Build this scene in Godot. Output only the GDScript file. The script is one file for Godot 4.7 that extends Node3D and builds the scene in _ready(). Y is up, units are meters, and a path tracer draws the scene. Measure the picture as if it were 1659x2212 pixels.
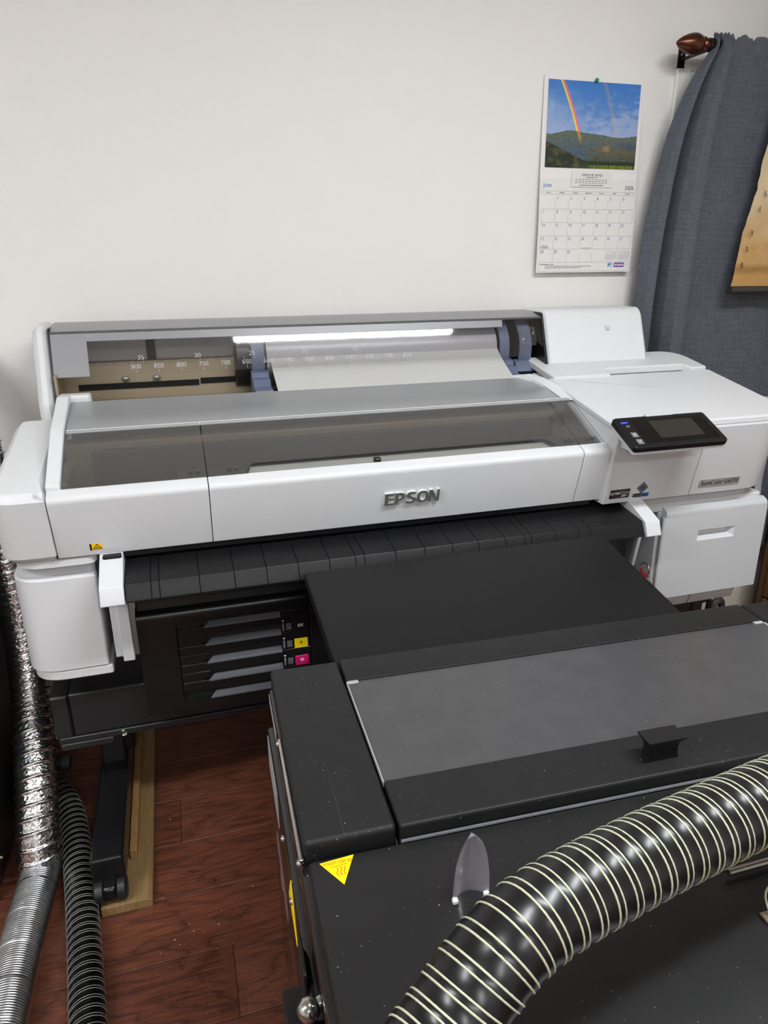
extends Node3D

# ---------------------------------------------------------------- mesh builder
class MB:
	var v := PackedVector3Array()
	var n := PackedVector3Array()
	var t := PackedVector2Array()

	func tri(a: Vector3, b: Vector3, c: Vector3, na: Vector3, nb: Vector3, nc: Vector3, ua := Vector2.ZERO, ub := Vector2.ZERO, uc := Vector2.ZERO) -> void:
		if (b - a).cross(c - a).dot(na + nb + nc) > 0.0:
			v.append_array([a, c, b]); n.append_array([na, nc, nb]); t.append_array([ua, uc, ub])
		else:
			v.append_array([a, b, c]); n.append_array([na, nb, nc]); t.append_array([ua, ub, uc])

	func quad(a: Vector3, b: Vector3, c: Vector3, d: Vector3, na: Vector3, nb: Vector3, nc: Vector3, nd: Vector3, ua := Vector2.ZERO, ub := Vector2.ZERO, uc := Vector2.ZERO, ud := Vector2.ZERO) -> void:
		tri(a, b, c, na, nb, nc, ua, ub, uc)
		tri(a, c, d, na, nc, nd, ua, uc, ud)

	func face(a: Vector3, b: Vector3, c: Vector3, d: Vector3, out: Vector3) -> void:
		var m := (b - a).cross(c - a).normalized()
		if m.dot(out) < 0.0: m = -m
		quad(a, b, c, d, m, m, m, m, Vector2(0, 1), Vector2(1, 1), Vector2(1, 0), Vector2(0, 0))

	# polygon (u, v) pushed along w from w0 to w1; M maps (u, v, w) to space; bev chamfers both end rims
	func extrude(poly: Array, w0: float, w1: float, M: Transform3D, bev := 0.0, sharp := 38.0) -> MB:
		var p := []
		for q in poly:
			if p.is_empty() or (p[-1] as Vector2).distance_to(q) > 1e-6: p.append(q)
		if (p[0] as Vector2).distance_to(p[-1]) < 1e-6: p.pop_back()
		var k := p.size()
		var area := 0.0
		for i in k: area += (p[i] as Vector2).cross(p[(i + 1) % k])
		if area < 0.0: p.reverse()
		var en := []
		for i in k:
			var d: Vector2 = (p[(i + 1) % k] - p[i]).normalized()
			en.append(Vector2(d.y, -d.x))
		var inset := []
		for i in k:
			var a: Vector2 = en[(i + k - 1) % k]
			var b: Vector2 = en[i]
			inset.append(p[i] - (a + b) / maxf(0.35, 1.0 + a.dot(b)) * bev)
		var cs := cos(deg_to_rad(sharp))
		var Bn := M.basis
		for i in k:
			var j := (i + 1) % k
			var e: Vector2 = en[i]
			var e0: Vector2 = en[(i + k - 1) % k]
			var e1: Vector2 = en[j]
			var n0: Vector2 = (e + e0).normalized() if e.dot(e0) > cs else e
			var n1: Vector2 = (e + e1).normalized() if e.dot(e1) > cs else e
			var N0 := (Bn * Vector3(n0.x, n0.y, 0)).normalized()
			var N1 := (Bn * Vector3(n1.x, n1.y, 0)).normalized()
			var a3 := M * Vector3(p[i].x, p[i].y, w0 + bev)
			var b3 := M * Vector3(p[j].x, p[j].y, w0 + bev)
			var c3 := M * Vector3(p[j].x, p[j].y, w1 - bev)
			var d3 := M * Vector3(p[i].x, p[i].y, w1 - bev)
			quad(a3, b3, c3, d3, N0, N1, N1, N0)
			if bev > 0.0:
				var up := (Bn * Vector3(0, 0, 1)).normalized()
				var e3 := M * Vector3(inset[i].x, inset[i].y, w1)
				var f3 := M * Vector3(inset[j].x, inset[j].y, w1)
				quad(d3, c3, f3, e3, (N0 * 1.5 + up).normalized(), (N1 * 1.5 + up).normalized(), (N1 + up * 1.5).normalized(), (N0 + up * 1.5).normalized())
				e3 = M * Vector3(inset[i].x, inset[i].y, w0)
				f3 = M * Vector3(inset[j].x, inset[j].y, w0)
				quad(a3, b3, f3, e3, (N0 * 1.5 - up).normalized(), (N1 * 1.5 - up).normalized(), (N1 - up * 1.5).normalized(), (N0 - up * 1.5).normalized())
		var idx := Geometry2D.triangulate_polygon(PackedVector2Array(p))
		var W := (Bn * Vector3(0, 0, 1)).normalized()
		for q in range(0, idx.size(), 3):
			var a2: Vector2 = inset[idx[q]]
			var b2: Vector2 = inset[idx[q + 1]]
			var c2: Vector2 = inset[idx[q + 2]]
			tri(M * Vector3(a2.x, a2.y, w1), M * Vector3(b2.x, b2.y, w1), M * Vector3(c2.x, c2.y, w1), W, W, W, a2, b2, c2)
			tri(M * Vector3(a2.x, a2.y, w0), M * Vector3(b2.x, b2.y, w0), M * Vector3(c2.x, c2.y, w0), -W, -W, -W, a2, b2, c2)
		return self

	func box(lo: Vector3, hi: Vector3, bev := 0.002, M := Transform3D()) -> MB:
		var b := minf(bev, 0.45 * minf(hi.x - lo.x, minf(hi.y - lo.y, hi.z - lo.z)))
		var pl := [Vector2(lo.x, lo.y), Vector2(hi.x, lo.y), Vector2(hi.x, hi.y), Vector2(lo.x, hi.y)]
		if b > 0.0: pl = MB.rnd(pl, b, 2)
		return extrude(pl, lo.z, hi.z, M, b)

	static func rnd(pts: Array, r, seg := 4) -> Array:
		var out := []
		var k := pts.size()
		for i in k:
			var rr: float = r[i] if r is Array else r
			var p: Vector2 = pts[i]
			var a: Vector2 = pts[(i + k - 1) % k] - p
			var b: Vector2 = pts[(i + 1) % k] - p
			if rr <= 0.0:
				out.append(p); continue
			var ang := absf(a.angle_to(b))
			var d := minf(rr / tan(ang / 2.0), 0.49 * minf(a.length(), b.length()))
			var s := p + a.normalized() * d
			var e := p + b.normalized() * d
			for q in seg + 1:
				var f := float(q) / seg
				out.append(s.lerp(p, f).lerp(p.lerp(e, f), f))
		return out

	# swept tube along points
	func tube(path: Array, rad, seg := 16, caps := true) -> MB:
		var k := path.size()
		var up := Vector3.UP
		var d0: Vector3 = (path[1] - path[0]).normalized()
		if absf(d0.dot(up)) > 0.9: up = Vector3.RIGHT
		var u := d0.cross(up).normalized()
		var rings := []
		var nr := []
		for i in k:
			var d: Vector3 = (path[mini(i + 1, k - 1)] - path[maxi(i - 1, 0)]).normalized()
			u = (u - d * u.dot(d)).normalized()
			var w := d.cross(u)
			var r: float = rad[i] if rad is Array else rad
			var ring := []
			var rn := []
			for s in seg:
				var a := TAU * s / seg
				var m := u * cos(a) + w * sin(a)
				ring.append(path[i] + m * r); rn.append(m)
			rings.append(ring); nr.append(rn)
		for i in k - 1:
			for s in seg:
				var q := (s + 1) % seg
				quad(rings[i][s], rings[i][q], rings[i + 1][q], rings[i + 1][s], nr[i][s], nr[i][q], nr[i + 1][q], nr[i + 1][s])
		if caps:
			var da: Vector3 = (path[0] - path[1]).normalized()
			var db: Vector3 = (path[k - 1] - path[k - 2]).normalized()
			for s in seg:
				var q := (s + 1) % seg
				tri(path[0], rings[0][s], rings[0][q], da, da, da)
				tri(path[k - 1], rings[k - 1][s], rings[k - 1][q], db, db, db)
		return self

	# grid of points with computed normals, oriented along out
	func grid(g: Array, out: Vector3, closed := false) -> MB:
		var a := g.size()
		var b: int = g[0].size()
		var nn := []
		for i in a:
			var row := []
			for j in b:
				var du: Vector3 = g[mini(i + 1, a - 1)][j] - g[maxi(i - 1, 0)][j]
				var j1 := (j + 1) % b if closed else mini(j + 1, b - 1)
				var j0 := (j + b - 1) % b if closed else maxi(j - 1, 0)
				var dv: Vector3 = g[i][j1] - g[i][j0]
				row.append(du.cross(dv).normalized())
			nn.append(row)
		var flip: bool = out != Vector3.ZERO and (nn[a / 2][b / 2] as Vector3).dot(out) < 0.0
		for i in a - 1:
			for j in (b if closed else b - 1):
				var q := (j + 1) % b
				var s := -1.0 if flip else 1.0
				quad(g[i][j], g[i][q], g[i + 1][q], g[i + 1][j], nn[i][j] * s, nn[i][q] * s, nn[i + 1][q] * s, nn[i + 1][j] * s,
					Vector2(float(j) / (b - 1), float(i) / (a - 1)), Vector2(float(j + 1) / (b - 1), float(i) / (a - 1)), Vector2(float(j + 1) / (b - 1), float(i + 1) / (a - 1)), Vector2(float(j) / (b - 1), float(i + 1) / (a - 1)))
		return self

	# profile of (radius, height) turned about the local y axis of M
	func lathe(prof: Array, M: Transform3D, seg := 24) -> MB:
		for i in prof.size() - 1:
			var p: Vector2 = prof[i]
			var q: Vector2 = prof[i + 1]
			var dn := Vector2(q.y - p.y, -(q.x - p.x)).normalized()
			var pn := dn
			var qn := dn
			if i > 0:
				var o: Vector2 = prof[i - 1]
				var m := Vector2(p.y - o.y, -(p.x - o.x)).normalized()
				if m.dot(dn) > 0.7: pn = (m + dn).normalized()
			if i < prof.size() - 2:
				var o: Vector2 = prof[i + 2]
				var m := Vector2(o.y - q.y, -(o.x - q.x)).normalized()
				if m.dot(dn) > 0.7: qn = (m + dn).normalized()
			for s in seg:
				var a := TAU * s / seg
				var b := TAU * (s + 1) / seg
				var A := Vector3(cos(a), 0, sin(a))
				var B := Vector3(cos(b), 0, sin(b))
				var Y := Vector3.UP
				quad(M * (A * p.x + Y * p.y), M * (B * p.x + Y * p.y), M * (B * q.x + Y * q.y), M * (A * q.x + Y * q.y),
					(M.basis * (A * pn.x + Y * pn.y)).normalized(), (M.basis * (B * pn.x + Y * pn.y)).normalized(), (M.basis * (B * qn.x + Y * qn.y)).normalized(), (M.basis * (A * qn.x + Y * qn.y)).normalized())
		return self

	func text(s: String, h: float, M: Transform3D, bold := false, depth := 0.0004, wide := 1.0, serif := false) -> MB:
		var tm := TextMesh.new()
		var f := SystemFont.new()
		f.font_names = PackedStringArray(["Droid Serif" if serif else "Droid Sans"])
		f.font_weight = 700 if bold else 400
		tm.font = f
		tm.text = s
		tm.font_size = 32
		tm.pixel_size = h / 32.0 * 1.4
		tm.depth = depth
		tm.curve_step = 2.0
		var ar := tm.surface_get_arrays(0)
		for sfc in tm.get_surface_count():
			ar = tm.surface_get_arrays(sfc)
			if ar.is_empty() or ar[Mesh.ARRAY_VERTEX] == null: continue
			var vs: PackedVector3Array = ar[Mesh.ARRAY_VERTEX]
			var ns: PackedVector3Array = ar[Mesh.ARRAY_NORMAL]
			var ix = ar[Mesh.ARRAY_INDEX]
			var order: PackedInt32Array = ix if ix != null else PackedInt32Array(range(vs.size()))
			for q in range(0, order.size() - 2, 3):
				var P := []
				var N := []
				for e in 3:
					var a := vs[order[q + e]]
					P.append(M * Vector3(a.x * wide, a.y, a.z)); N.append((M.basis * ns[order[q + e]]).normalized())
				tri(P[0], P[1], P[2], N[0], N[1], N[2])
		return self

	func bend(f: Callable) -> MB:
		for i in v.size():
			var r: Array = f.call(v[i], n[i])
			v[i] = r[0]; n[i] = (r[1] as Vector3).normalized()
		return self

	func mesh() -> ArrayMesh:
		var am := ArrayMesh.new()
		var ar := []
		ar.resize(Mesh.ARRAY_MAX)
		ar[Mesh.ARRAY_VERTEX] = v
		ar[Mesh.ARRAY_NORMAL] = n
		ar[Mesh.ARRAY_TEX_UV] = t
		am.add_surface_from_arrays(Mesh.PRIMITIVE_TRIANGLES, ar)
		return am

# maps for extrusions: profile (z, y) along x; plan (x, z) along y; front (x, y) along z
var MX := Transform3D(Basis(Vector3(0, 0, 1), Vector3(0, 1, 0), Vector3(1, 0, 0)), Vector3.ZERO)
var MY := Transform3D(Basis(Vector3(1, 0, 0), Vector3(0, 0, 1), Vector3(0, 1, 0)), Vector3.ZERO)
var MZ := Transform3D()
var M := {}
var taken := {}
var rng := RandomNumberGenerator.new()

func mb() -> MB: return MB.new()

func V(a: float, b: float) -> Vector2: return Vector2(a, b)

func gpos(p: Node) -> Vector3:
	var s := Vector3.ZERO
	while p is Node3D and p != self:
		s += (p as Node3D).position
		p = p.get_parent()
	return s

func numbered(called: String) -> String:
	taken[called] = taken.get(called, -1) + 1
	return called if taken[called] == 0 else "%s_%03d" % [called, taken[called]]

# one named mesh; shapes are given in room coordinates unless local
func obj(b: MB, called: String, m: Material, parent: Node = null, local := false) -> MeshInstance3D:
	var o := MeshInstance3D.new()
	o.mesh = b.mesh()
	o.material_override = m
	if parent == null:
		o.name = numbered(called)
		add_child(o)
	else:
		o.name = called
		parent.add_child(o, true)
		if not local: o.position = -gpos(parent)
	return o

func thing(called: String, at: Vector3, label: String, category: String, group := "", yaw := 0.0) -> Node3D:
	var o := Node3D.new()
	o.name = numbered(called)
	add_child(o)
	o.position = at
	o.rotation_degrees.y = yaw
	tag(o, label, category, group)
	return o

func tag(o: Node, label: String, category: String, group := "") -> Node:
	o.set_meta("label", label)
	o.set_meta("category", category)
	if group: o.set_meta("group", group)
	return o

func struct(o: Node, label := "") -> Node:
	o.set_meta("kind", "structure")
	if label: o.set_meta("label", label)
	return o

func mat(called: String, c: Color, rough := 0.5, metal := 0.0, spec := 0.5) -> StandardMaterial3D:
	var m := StandardMaterial3D.new()
	m.resource_name = called
	m.albedo_color = c
	m.roughness = rough
	m.metallic = metal
	m.metallic_specular = spec
	if c.a < 1.0: m.transparency = BaseMaterial3D.TRANSPARENCY_ALPHA
	M[called] = m
	return m

func noise_tex(freq: float, seed_: int, size := 256, normal := false, strength := 4.0, oct := 3) -> NoiseTexture2D:
	var nt := NoiseTexture2D.new()
	var fn := FastNoiseLite.new()
	fn.seed = seed_
	fn.frequency = freq
	fn.fractal_octaves = oct
	nt.noise = fn
	nt.width = size; nt.height = size
	nt.seamless = true
	nt.as_normal_map = normal
	nt.bump_strength = strength
	return nt

func relief(m: StandardMaterial3D, tex: Texture2D, scale: float, amount: float) -> void:
	m.normal_enabled = true
	m.normal_texture = tex
	m.normal_scale = amount
	m.uv1_triplanar = true
	m.uv1_world_triplanar = true
	m.uv1_scale = Vector3.ONE * scale

func _ready() -> void:
	rng.seed = 7
	camera_and_light()
	materials()
	room()
	printer()
	film_roll()
	dryer()
	feed_table()
	ducts()
	window_side()
	calendar()
	small_things()

# ---------------------------------------------------------------- camera, sky, lamps
func camera_and_light() -> void:
	var cam := Camera3D.new()
	cam.name = "camera"
	var yaw := deg_to_rad(16.4364)
	var pitch := deg_to_rad(19.4872)
	var roll := deg_to_rad(-0.444)
	var fw := Vector3(sin(yaw) * cos(pitch), -sin(pitch), -cos(yaw) * cos(pitch))
	var r0 := Vector3(cos(yaw), 0, sin(yaw))
	var u0 := r0.cross(fw)
	cam.transform = Transform3D(Basis(r0 * cos(roll) + u0 * sin(roll), u0 * cos(roll) - r0 * sin(roll), -fw), Vector3(0, 1.28, 1.95))
	cam.fov = 71.72
	cam.near = 0.02
	cam.far = 60.0
	add_child(cam)
	cam.current = true
	var we := WorldEnvironment.new()
	we.name = "surroundings"
	var e := Environment.new()
	e.background_mode = Environment.BG_SKY
	var sky := Sky.new()
	var sm := ProceduralSkyMaterial.new()
	sm.sky_top_color = Color(0.35, 0.42, 0.55)
	sm.sky_horizon_color = Color(0.6, 0.64, 0.7)
	sm.ground_bottom_color = Color(0.2, 0.2, 0.2)
	sm.ground_horizon_color = Color(0.5, 0.5, 0.5)
	sm.sky_energy_multiplier = 0.5
	sky.sky_material = sm
	e.sky = sky
	e.tonemap_mode = Environment.TONE_MAPPER_LINEAR
	e.tonemap_exposure = 1.0
	e.sdfgi_enabled = true
	e.ssao_enabled = true
	e.ssil_enabled = true
	we.environment = e
	add_child(we)

const CEIL := 2.42
const LAMPS := [Vector3(0.9, 2.42, 1.72), Vector3(-1.45, 2.42, 1.95), Vector3(0.2, 2.42, 3.9)]
const LAMP_ENERGY := 1.56

func lamp(at: Vector3, label: String) -> void:
	var t := thing("ceiling_light", at, label, "ceiling light", "fluorescent ceiling fixtures")
	obj(mb().extrude(MB.rnd([V(-0.075, 0), V(0.075, 0), V(0.06, -0.045), V(-0.06, -0.045)], 0.006), -0.62, 0.62, Transform3D(MX.basis, Vector3.ZERO), 0.004), "housing", M.lamp_metal, t, true)
	for s in [-1.0, 1.0]:
		obj(mb().tube([Vector3(-0.59, -0.07, s * 0.042), Vector3(0.59, -0.07, s * 0.042)], 0.013, 12), "tube", M.lamp_glow, t, true)
		for e in [-1.0, 1.0]:
			obj(mb().box(Vector3(e * 0.6 - 0.012, -0.088, s * 0.042 - 0.016), Vector3(e * 0.6 + 0.012, -0.044, s * 0.042 + 0.016), 0.003), "socket", M.lamp_metal, t, true)
		var l := AreaLight3D.new()
		l.name = "tube_light"
		l.area_size = Vector2(1.16, 0.026)
		l.light_energy = LAMP_ENERGY
		l.light_color = Color(0.97, 0.985, 1.0)
		l.shadow_enabled = true
		l.set("area_range", 8.0)
		l.position = Vector3(0, -0.086, s * 0.042)
		l.rotation_degrees = Vector3(-90, 0, 0)
		t.add_child(l, true)

# ---------------------------------------------------------------- materials
func materials() -> void:
	var grain := noise_tex(0.09, 3, 256, true, 3.0)
	var fine := noise_tex(0.35, 5, 256, true, 3.0, 2)
	var m := mat("wall_paint", Color(0.90, 0.89, 0.872), 0.62, 0.0, 0.35)
	relief(m, noise_tex(0.03, 11, 512, true, 2.0, 4), 2.2, 0.22)
	mat("ceiling_paint", Color(0.9, 0.89, 0.87), 0.8)
	mat("trim_white", Color(0.88, 0.88, 0.85), 0.4)
	mat("baseboard_cream", Color(0.83, 0.79, 0.72), 0.45)
	m = mat("white_plastic", Color(0.83, 0.835, 0.84), 0.42)
	relief(m, fine, 9.0, 0.10)
	m = mat("grey_plastic", Color(0.755, 0.765, 0.77), 0.42)
	relief(m, fine, 9.0, 0.10)
	m = mat("black_plastic", Color(0.115, 0.115, 0.12), 0.42)
	relief(m, fine, 9.0, 0.12)
	m = mat("black_satin", Color(0.075, 0.075, 0.08), 0.32)
	m = mat("platen_black", Color(0.085, 0.085, 0.09), 0.38, 0.0, 0.38)
	relief(m, fine, 9.0, 0.15)
	mat("black_gloss", Color(0.03, 0.03, 0.032), 0.12)
	mat("shadow_gap", Color(0.05, 0.05, 0.05), 0.9)
	mat("beige_metal", Color(0.63, 0.58, 0.49), 0.38, 0.35)
	mat("bay_grey", Color(0.66, 0.66, 0.66), 0.5)
	mat("inner_grey", Color(0.27, 0.27, 0.275), 0.5)
	mat("smoke_pane", Color(0.34, 0.33, 0.322, 0.33), 0.08, 0.0, 0.5)
	mat("clear_pane", Color(0.2, 0.2, 0.2, 0.05), 0.03)
	mat("frosted_pane", Color(0.62, 0.62, 0.63, 0.72), 0.32)
	mat("silver_pane", Color(0.62, 0.625, 0.63, 0.95), 0.3, 0.2)
	mat("top_pane", Color(0.58, 0.58, 0.585, 0.88), 0.3)
	mat("guide_blue", Color(0.37, 0.41, 0.50), 0.45)
	mat("film", Color(0.74, 0.74, 0.725), 0.35)
	mat("roll_film", Color(0.63, 0.625, 0.635), 0.3)
	mat("print_grey", Color(0.72, 0.72, 0.73), 0.5)
	mat("chrome", Color(0.75, 0.75, 0.74), 0.16, 1.0)
	mat("badge_metal", Color(0.42, 0.42, 0.39), 0.4, 0.3)
	mat("letter_rim", Color(0.86, 0.865, 0.87), 0.25, 0.2)
	mat("print_mid", Color(0.42, 0.42, 0.43), 0.6)
	mat("plaque", Color(0.70, 0.70, 0.68), 0.35, 0.3)
	mat("ink_black", Color(0.05, 0.05, 0.055), 0.5)
	mat("ink_white", Color(0.9, 0.9, 0.9), 0.5)
	mat("grip_grey", Color(0.36, 0.365, 0.38), 0.5)
	relief(M.grip_grey, grain, 14.0, 0.4)
	mat("button_grey", Color(0.45, 0.46, 0.46), 0.4)
	mat("tab_black", Color(0.07, 0.07, 0.075), 0.4)
	mat("tab_yellow", Color(0.93, 0.82, 0.05), 0.45)
	mat("tab_magenta", Color(0.83, 0.06, 0.42), 0.45)
	mat("tab_cyan", Color(0.1, 0.5, 0.8), 0.45)
	mat("tab_white", Color(0.9, 0.9, 0.9), 0.45)
	mat("sticker_yellow", Color(1.0, 0.80, 0.08), 0.45)
	mat("sticker_bright", Color(1.0, 0.87, 0.0), 0.4)
	mat("sticker_orange", Color(0.85, 0.50, 0.03), 0.5)
	mat("sticker_pink", Color(0.72, 0.45, 0.55), 0.5)
	mat("sticker_blue", Color(0.13, 0.4, 0.68), 0.4)
	mat("sticker_steel", Color(0.45, 0.46, 0.47), 0.4, 0.3)
	mat("screen_dim", Color(0.175, 0.165, 0.15), 0.2)
	m = mat("led_blue", Color(0.2, 0.3, 1.0), 0.4)
	m.emission_enabled = true
	m.emission = Color(0.1, 0.2, 1.0)
	m.emission_energy_multiplier = 4.0
	m = mat("lamp_glow", Color(1, 1, 0.97), 0.5)
	m.emission_enabled = true
	m.emission = Color(0.97, 0.985, 1.0)
	m.emission_energy_multiplier = 21.0
	mat("lamp_metal", Color(0.9, 0.9, 0.9), 0.45)
	# dryer: powder coat with white dust
	var dust := Image.create(1024, 1024, false, Image.FORMAT_RGB8)
	dust.fill(Color(1, 1, 1))
	var dn := FastNoiseLite.new(); dn.seed = 21; dn.frequency = 0.012; dn.fractal_octaves = 4
	for y in 1024:
		for x in 1024:
			var k := 0.86 + 0.06 * dn.get_noise_2d(x, y) + rng.randf() * 0.05
			dust.set_pixel(x, y, Color(k, k, k))
	for i in 1500:
		var x := rng.randi_range(2, 1020)
		var y := rng.randi_range(2, 1020)
		var k := rng.randf_range(0.85, 1.0)
		if dn.get_noise_2d(x, y) < -0.1 and rng.randf() < 0.7: continue
		dust.set_pixel(x, y, Color(k, k, k) * 1.0)
		if rng.randf() < 0.12: dust.set_pixel(x + 1, y, Color(k, k, k))
	var spots := Image.create(1024, 1024, false, Image.FORMAT_RGBA8)
	spots.fill(Color(1, 1, 1, 0))
	for i in 650:
		var x := rng.randi_range(2, 1020)
		var y := rng.randi_range(2, 1020)
		var k := rng.randf_range(0.15, 0.6)
		spots.set_pixel(x, y, Color(0.8, 0.8, 0.8, k))
		if rng.randf() < 0.15:
			spots.set_pixel(x + 1, y, Color(0.8, 0.8, 0.8, k)); spots.set_pixel(x, y + 1, Color(0.8, 0.8, 0.8, k))
	var dust_tex := ImageTexture.create_from_image(dust)
	var spot_tex := ImageTexture.create_from_image(spots)
	for a in [["dryer_coat", Color(0.13, 0.13, 0.132), 0.5], ["dryer_plate", Color(0.115, 0.115, 0.118), 0.33], ["dryer_window", Color(0.30, 0.30, 0.307), 0.32], ["table_black", Color(0.10, 0.10, 0.103), 0.45]]:
		m = mat(a[0], a[1], a[2], 0.0, 0.36 if a[0] in ["dryer_coat", "table_black"] else 0.5)
		m.albedo_texture = dust_tex
		m.uv1_triplanar = true
		m.uv1_scale = Vector3.ONE * 1.7
		if a[0] == "table_black": continue
		m.detail_enabled = true
		m.detail_albedo = spot_tex
		m.detail_uv_layer = BaseMaterial3D.DETAIL_UV_1
		m.detail_blend_mode = BaseMaterial3D.BLEND_MODE_MIX
	mat("dryer_side", Color(0.10, 0.095, 0.095), 0.08, 0.0, 0.6)
	mat("dryer_black", Color(0.07, 0.07, 0.072), 0.4)
	mat("label_grey", Color(0.62, 0.62, 0.62), 0.5)
	mat("label_pink", Color(0.45, 0.36, 0.36), 0.5)
	mat("clear_plastic", Color(0.75, 0.72, 0.75, 0.22), 0.1)
	# ducts
	mat("foil", Color(0.88, 0.88, 0.885), 0.2, 1.0)
	m = mat("duct_metal", Color(0.78, 0.785, 0.79), 0.3, 1.0)
	m = mat("hose_black", Color(0.055, 0.055, 0.058), 0.3)
	mat("hose_dark", Color(0.03, 0.03, 0.032), 0.3, 0.0, 0.4)
	mat("cord_pale", Color(0.72, 0.73, 0.62), 0.4)
	mat("cord_white", Color(0.68, 0.68, 0.66), 0.4)
	# wood boards
	for a in [["board_pine", Color(0.66, 0.54, 0.36)], ["strip_pine", Color(0.74, 0.56, 0.36)], ["chest_wood", Color(0.50, 0.34, 0.17)]]:
		m = mat(a[0], a[1], 0.55)
		var gi := Image.create(256, 256, false, Image.FORMAT_RGB8)
		var gn := FastNoiseLite.new(); gn.seed = 31 + M.size(); gn.frequency = 0.02
		for y in 256:
			for x in 256:
				var k := 0.86 + 0.14 * gn.get_noise_2d(x * 9.0, y * 0.6) + 0.05 * gn.get_noise_2d(x * 40.0, y * 1.5)
				gi.set_pixel(x, y, Color(k, k * 0.99, k * 0.97))
		m.albedo_texture = ImageTexture.create_from_image(gi)
		m.uv1_triplanar = true
		m.uv1_scale = Vector3(4, 4, 4)
	mat("chest_line", Color(0.1, 0.06, 0.03), 0.8)
	# curtain cloth
	var cl := Image.create(512, 512, false, Image.FORMAT_RGB8)
	var wr := PackedFloat32Array()
	for x in 512: wr.append(rng.randf())
	var we := PackedFloat32Array()
	for x in 512: we.append(rng.randf())
	var cn := FastNoiseLite.new(); cn.seed = 8; cn.frequency = 0.05
	for y in 512:
		for x in 512:
			var warp := (x + y) % 2 == 0
			var k: float = 0.62 + 0.22 * rng.randf() + (0.12 * (wr[x] - 0.5) if warp else 0.16 * (we[y] - 0.5))
			k += 0.09 * cn.get_noise_2d(x * 0.25, y * 2.0) + 0.07 * cn.get_noise_2d(x * 2.0, y * 0.3)
			if rng.randf() < 0.035: k += 0.28
			k = clampf(k, 0.0, 1.0)
			cl.set_pixel(x, y, Color(k * 0.98, k, k * 1.02))
	m = mat("curtain_cloth", Color(0.44, 0.45, 0.485), 0.85)
	m.albedo_texture = ImageTexture.create_from_image(cl)
	m.uv1_scale = Vector3(3.2, 4.0, 1)
	m.rim_enabled = true
	m.rim = 0.35
	mat("lining_cloth", Color(0.72, 0.73, 0.75), 0.7)
	mat("rod_black", Color(0.045, 0.045, 0.05), 0.3)
	mat("copper", Color(0.37, 0.22, 0.16), 0.28, 0.85)
	m = mat("scroll_paper", Color(1, 1, 1), 0.7)
	var si := Image.create(256, 384, false, Image.FORMAT_RGB8)
	for y in 384:
		for x in 256:
			var k := 0.02 * cn.get_noise_2d(x * 0.6, y * 0.8)
			var st := smoothstep(0.62, 0.98, y / 384.0 + 0.1 * cn.get_noise_2d(x * 0.4, y * 0.5))
			var c := Color(0.79, 0.71, 0.57).lerp(Color(0.68, 0.50, 0.26), st * 0.85)
			if absf(y - 358) < 9.0: c = c.lerp(Color(0.45, 0.3, 0.12), 0.55 * (1.0 - absf(y - 358) / 9.0))
			if y == 252: c = c.lightened(0.15)
			si.set_pixel(x, y, Color(c.r + k, c.g + k, c.b + k))
	m.albedo_texture = ImageTexture.create_from_image(si)
	mat("scroll_bar", Color(0.20, 0.185, 0.165), 0.35)
	mat("paper", Color(0.87, 0.865, 0.845), 0.55)
	mat("paper_upper", Color(0.90, 0.885, 0.87), 0.55)
	mat("print_blue", Color(0.16, 0.5, 0.74), 0.6)
	mat("print_date", Color(0.42, 0.52, 0.62), 0.6)
	mat("print_line", Color(0.66, 0.66, 0.65), 0.6)
	mat("print_dark", Color(0.16, 0.16, 0.17), 0.6)
	mat("print_purple", Color(0.50, 0.29, 0.62), 0.5)
	mat("pin_green", Color(0.08, 0.55, 0.25), 0.35)
	mat("strap_pink", Color(0.95, 0.33, 0.38), 0.6)
	mat("brass", Color(0.55, 0.48, 0.36), 0.3, 0.9)
	mat("orange_plastic", Color(0.95, 0.55, 0.15), 0.4)
	mat("tape_brown", Color(0.42, 0.36, 0.28), 0.6)
	m = mat("window_glass", Color(0.8, 0.85, 0.85, 0.12), 0.03)
	# floor planks
	var wi := Image.create(1024, 512, false, Image.FORMAT_RGB8)
	var w1 := FastNoiseLite.new(); w1.seed = 41; w1.frequency = 0.006; w1.fractal_octaves = 3
	var w2 := FastNoiseLite.new(); w2.seed = 42; w2.frequency = 0.05; w2.fractal_octaves = 3
	for y in 512:
		for x in 1024:
			var wob := w1.get_noise_2d(x * 0.5, y * 2.0)
			var ring := 0.5 + 0.5 * sin((y * 0.10 + wob * 15.0))
			var fib := w2.get_noise_2d(x * 0.22, y * 8.0)
			var k := 0.56 + 0.08 * pow(ring, 2.0) + 0.30 * fib + 0.12 * w1.get_noise_2d(x * 0.5 + 900.0, y * 0.8)
			var dark := smoothstep(0.86, 1.0, 1.0 - ring) * 0.16
			k = clampf(k - dark, 0.05, 1.0)
			wi.set_pixel(x, y, Color(0.20, 0.10, 0.07).lerp(Color(0.60, 0.355, 0.255), k))
	var wtex := ImageTexture.create_from_image(wi)
	for i in 8:
		m = mat("floor_wood_%d" % i, Color(1, 1, 1).darkened(0.04 * (i % 3)), 0.42)
		m.albedo_texture = wtex
		m.uv1_scale = Vector3(0.9, 0.22, 1)
		m.uv1_offset = Vector3(0.37 * i, 0.13 * i + 0.05, 0)
		m.normal_enabled = true
		m.normal_texture = fine
		m.normal_scale = 0.1

# ---------------------------------------------------------------- room shell
const X0 := -2.3
const X1 := 2.62
const Z1 := 4.8

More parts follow.
